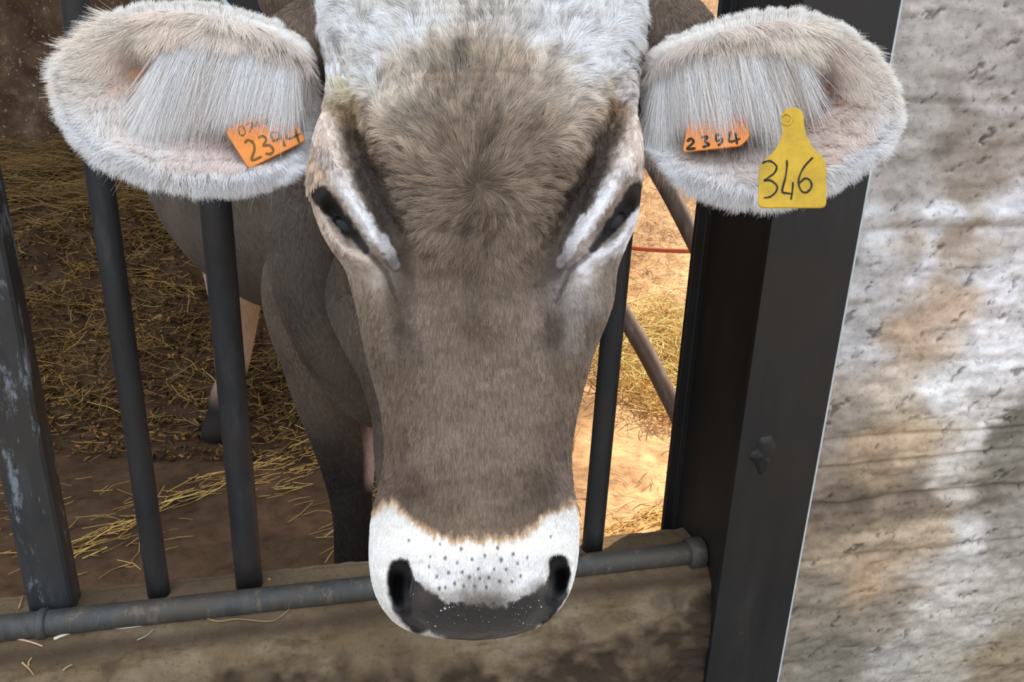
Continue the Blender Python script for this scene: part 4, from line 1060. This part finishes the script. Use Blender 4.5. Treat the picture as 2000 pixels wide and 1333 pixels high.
# right orange tag
c0 = P(1400, 262, .672); n_ = norm(C - c0 + np.array([-.05, 0, .42]))
o2 = empty('ear_tag', P(1400, 225, .69), 'orange ear tag almost covered by long pale hair, left of the yellow tag', 'ear tag')
flat_tag('tag_plate', [(1333, 298), (1446, 286), (1465, 268), (1452, 196), (1350, 206)], c0, n_, .002, M_org, o2, 8)
strokes('printed_number', [[(1342, 278), (1350, 272), (1354, 280), (1342, 292), (1359, 291)], [(1370, 270), (1381, 269), (1377, 278), (1385, 284), (1372, 289)],
        [(1409, 266), (1399, 265), (1400, 277), (1410, 272), (1409, 280), (1402, 286)], [(1426, 258), (1425, 278), (1446, 272)], [(1436, 260), (1440, 284)]], c0, n_, .0013, 5.0, M_ink, o2)
V, F = tube([P(1400, 226, .688), P(1400, 226, .70), P(1400, 226, .72)], [.004, .003, .003], 16); mesh_obj('stud', V, F, M_org, o2)

# ------------------------------------------------------------------ straw
def straws(name, cen, dirs, length, width, col, label, cat='straw', kind='stuff', single=False):
    """each stalk a bent three-sided sliver"""
    n = len(cen); d = dirs / np.linalg.norm(dirs, axis=1)[:, None]
    upv = np.tile([0, 0, 1.0], (n, 1)) + .3 * rng.standard_normal((n, 3))
    s = np.cross(d, upv); s /= np.linalg.norm(s, axis=1)[:, None]; u = np.cross(s, d)
    kink = rng.standard_normal((n, 1)) * .10 * length[:, None]; kink2 = rng.standard_normal((n, 1)) * .05 * length[:, None]
    V = np.zeros((n, 9, 3))
    for k, t in enumerate((-.5, .1 * 0, .5)):
        p = cen + d * (length * t)[:, None] + (s * kink + u * kink2) * (1 - 4 * t * t)
        w = (width * (1 - .25 * abs(t)))[:, None]
        V[:, 3 * k] = p + s * w * .5; V[:, 3 * k + 1] = p - s * w * .5; V[:, 3 * k + 2] = p + u * w * .55
    f = []
    for k in range(2):
        for a, b in ((0, 1), (1, 2), (2, 0)): f.append((3 * k + a, 3 * k + b, 3 * k + 3 + b, 3 * k + 3 + a))
    f = np.array(f); F = (f[None] + (np.arange(n) * 9)[:, None, None]).reshape(-1, 4)
    c = np.repeat(col, 9, axis=0)
    o = mesh_obj(name, V.reshape(-1, 3), F, M_straw, None, col=c, smooth_=False)
    return tag(o, label, cat, kind=kind)
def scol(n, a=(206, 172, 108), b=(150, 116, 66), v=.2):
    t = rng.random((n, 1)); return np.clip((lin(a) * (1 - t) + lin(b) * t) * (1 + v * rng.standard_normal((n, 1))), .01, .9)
def rdir(n, ang=None, tilt=.3):
    a = rng.random(n) * 2 * np.pi if ang is None else ang
    return np.stack([np.cos(a), np.sin(a), tilt * rng.standard_normal(n)], 1)
def place(n, x0, x1, y0, y1, keep, hmax=.03):
    x = rng.uniform(x0, x1, n); y = rng.uniform(y0, y1, n); k = rng.random(n) < keep(x, y); x, y = x[k], y[k]
    return np.stack([x, y, ground_h(x, y) + rng.random(len(x)) * hmax + .004], 1)
# bedding bank on the left
c_ = place(30000, -4.2, .25, 2.45, 5.0, lambda x, y: (.25 + .75 * smooth(y, 2.6, 3.1)) * smooth(N2.fbm(x * 3, y * 3, 3), -.7, .2), .03)
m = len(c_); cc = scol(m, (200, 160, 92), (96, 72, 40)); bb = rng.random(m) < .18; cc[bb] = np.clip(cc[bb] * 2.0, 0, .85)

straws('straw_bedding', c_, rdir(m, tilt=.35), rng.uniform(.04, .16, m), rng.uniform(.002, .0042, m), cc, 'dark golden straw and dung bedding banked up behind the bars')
c_ = place(9000, -4.2, -.2, 3.9, 4.9, lambda x, y: smooth(y, 3.9, 4.4), .09)
m = len(c_); straws('straw_bedding', c_, rdir(m, rng.normal(0.15, .35, m), .25), rng.uniform(.10, .30, m), rng.uniform(.0025, .005, m), scol(m, (196, 158, 96), (120, 92, 56)), 'long loose straw lying against the foot of the brown wall')
# sparse stalks on the bare floor near the bars
c_ = place(900, -1.6, .2, 1.42, 2.7, lambda x, y: smooth(N3.fbm(x * 4 + 2, y * 4, 3), -.2, .5), .008)
m = len(c_); straws('loose_straw', c_, rdir(m, rng.normal(.5, .6, m), .05), rng.uniform(.02, .11, m), rng.uniform(.0018, .004, m), scol(m, (224, 186, 112), (170, 130, 70)), 'scattered straw stalks on the dark floor just behind the bars')
def drift(pts, n, spread, ln0, ln1, nm, lb, ang):
    P_ = []
    for i in range(n):
        a = rng.integers(0, len(pts) - 1); t = rng.random(); p = np.array(pts[a]) * (1 - t) + np.array(pts[a + 1]) * t
        p = p + rng.normal(0, spread, 2)
        g = groundhit(*p); P_.append(g + (0, 0, .005 + .006 * rng.random()))
    P_ = np.array(P_); m = n
    return straws(nm, P_, rdir(m, rng.normal(ang, .35, m), .05), rng.uniform(ln0, ln1, m), rng.uniform(.002, .005, m), scol(m, (236, 196, 116), (190, 148, 80)), lb)
def groundhit(px, py):
    r = ray(px, py); t = 1.5 / r[1]
    for i in range(60):
        p = C + r * t; h = gz(p[0], p[1])
        t -= (p[2] - h) / r[2] if r[2] < -.02 else 0
    return C + r * t
drift([(150, 1085), (230, 1030), (330, 980), (400, 960), (445, 935), (520, 905), (600, 880)], 90, 9, .04, .16, 'straw_drift', 'bright streak of straw running diagonally across the floor behind the bars', .75)
drift([(500, 960), (560, 930), (615, 900), (600, 960)], 50, 16, .02, .07, 'straw_drift', 'small clump of straw on the floor left of the cow foreleg', .6)
# sunlit side
c_ = place(16000, .0, 2.2, 2.1, 4.6, lambda x, y: smooth(1 - (((x - .78) / .50) ** 2 + ((y - 3.15) / .62) ** 2), 0, .5), .12)
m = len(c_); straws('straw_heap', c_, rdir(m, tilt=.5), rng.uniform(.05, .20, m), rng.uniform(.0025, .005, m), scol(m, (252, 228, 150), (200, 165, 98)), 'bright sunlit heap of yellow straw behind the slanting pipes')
c_ = place(1500, -.5, 1.6, 1.4, 3.0, lambda x, y: smooth(N2.fbm(x * 5, y * 5, 3), -.3, .6) * (y > 1.75 + .3 * x), .008)
m = len(c_); straws('loose_straw', c_, rdir(m, tilt=.05), rng.uniform(.02, .10, m), rng.uniform(.0015, .0035, m), scol(m, (236, 206, 150), (190, 150, 98)), 'pale straw stalks scattered on the sunlit ground beside the beam')
c_ = place(16000, .35, 3.0, 3.8, 7.3, lambda x, y: .6 + 0 * x, .03)
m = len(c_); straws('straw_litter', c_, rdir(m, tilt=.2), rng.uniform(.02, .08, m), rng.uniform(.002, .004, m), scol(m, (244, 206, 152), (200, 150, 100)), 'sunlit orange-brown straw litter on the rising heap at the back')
drift([(1190, 1050), (1230, 1030), (1270, 1005), (1290, 1030)], 70, 9, .03, .10, 'straw_drift', 'pale straw gathered against the sill beside the beam foot', .6)

# ------------------------------------------------------------------ single stalks on the sill
_r = KV - C; _dz = _r @ FW; KPX = W_ / 2 + FPX * (_r @ RT) / _dz; KPY = H_ / 2 - FPX * (_r @ UP) / _dz
def onkerb(px, py, lift=.003):
    i = np.argmin((KPX - px) ** 2 + (KPY - py) ** 2); return KV.reshape(-1, 3)[i] + Z * lift * .6 - NN * lift * .8
def stalk(pts, w, label, colr, grp=None, lift=.003, name='straw_stalk'):
    p = np.array([onkerb(x, y, lift) for x, y in pts]); q, r = dense(p, np.full(len(p), w), max(8, 5 * len(p)))
    r = r * np.linspace(1, .55, len(r))[:, None]
    V, F = tube(q, r, 8); V = np.array(V)
    o = mesh_obj(name, V, F, M_straw, None, col=np.tile(lin(colr), (len(V), 1)) * (0.85 + .3 * rng.random((len(V), 1))))
    return tag(o, label, 'straw')
stalk([(110, 1249), (161, 1233), (266, 1222), (342, 1206)], .0026, 'long pale stalk lying along the sill just under the bottom rail', (206, 204, 180))
stalk([(431, 1164), (480, 1151), (530, 1133)], .0024, 'straight golden stalk at the foot of the bar nearest the cow', (214, 182, 130), lift=.004)
stalk([(385, 1199), (420, 1213), (466, 1209), (525, 1213), (546, 1206), (567, 1187)], .0012, 'thin curved twig under the bottom rail left of the cow muzzle', (150, 128, 92))
stalk([(35, 1248), (60, 1255), (84, 1262)], .0018, 'short pinkish stalk below the rail collar at the far left', (196, 158, 140))
stalk([(45, 1295), (56, 1307), (68, 1320)], .0014, 'slanting one of two crossed stalks low on the sill', (190, 160, 112))
stalk([(56, 1302), (60, 1294), (64, 1286)], .0012, 'upright one of two crossed stalks low on the sill', (190, 160, 112))
stalk([(126, 1309), (133, 1303), (140, 1297)], .0013, 'short lone stalk low on the sill below the wide scuffed upright', (186, 160, 116))
stalk([(268, 1250), (285, 1240), (304, 1230)], .0012, 'small forked stalk in the dark hollow under the rail', (150, 140, 110))
stalk([(37, 1190), (41, 1176), (46, 1160)], .0014, 'short stalk standing on the sill left of the wide scuffed upright', (180, 150, 104))
c_ = place(14000, -3.0, .2, 2.3, 4.6, lambda x, y: .4 + .6 * smooth(N1.fbm(x * 4, y * 4, 3), -.4, .3), .02)
m = len(c_); straws('dung_flakes', c_, rdir(m, tilt=.5), rng.uniform(.008, .03, m), rng.uniform(.006, .016, m), scol(m, (150, 112, 60), (52, 38, 24), .3), 'dark crumbs of dung and chopped straw covering the bedding bank', 'litter')

# ------------------------------------------------------------------ mirror-like beads added to put glints on the wet nose pad
m_, t_, b_ = nt('moisture_glints'); b_.inputs['Base Color'].default_value = (.5, .55, .6, 1); b_.inputs['Roughness'].default_value = .05; b_.inputs['Metallic'].default_value = .6; b_.inputs['Specular IOR Level'].default_value = 1.0
DV, DF = [], []
dots = [(869, 1190, 2.6), (862, 1194, 2.0), (877, 1180, 1.5), (877, 1186, 1.6), (883, 1187, 1.0), (895, 1202, 1.0), (913, 1180, 1.2), (835, 1216, 1.0), (849, 1223, 1.4), (851, 1224, 1.0), (1014, 1170, 1.8), (1018, 1164, 1.8), (1003, 1178, 1.2), (1052, 1174, 1.4), (1057, 1186, 1.6), (1036, 1186, 1.2), (1022, 1218, 1.4), (886, 1178, .9), (930, 1184, .9), (808, 1161, 1.0)]
for i in range(26): dots.append((rng.uniform(840, 1040), rng.uniform(1185, 1225), rng.uniform(.5, .9)))
for (dx_, dy_, r_) in dots:
    i = np.argmin((HPX[:, :NF] - dx_) ** 2 + (HPY[:, :NF] - dy_) ** 2); p = HV[:, :NF].reshape(-1, 3)[i]; r_ = r_ * .00042
    uu, vv = np.meshgrid(np.linspace(0, np.pi, 7), np.linspace(0, 2 * np.pi, 10)); b0 = len(DV) * 70
    DV.append(p + r_ * np.stack([np.sin(uu) * np.cos(vv), np.sin(uu) * np.sin(vv), np.cos(uu)], -1).reshape(-1, 3)); DF.append(grid_faces(10, 7) + b0)
mesh_obj('moisture_glints', np.concatenate(DV), np.concatenate(DF), m_, cow, kind='stuff')
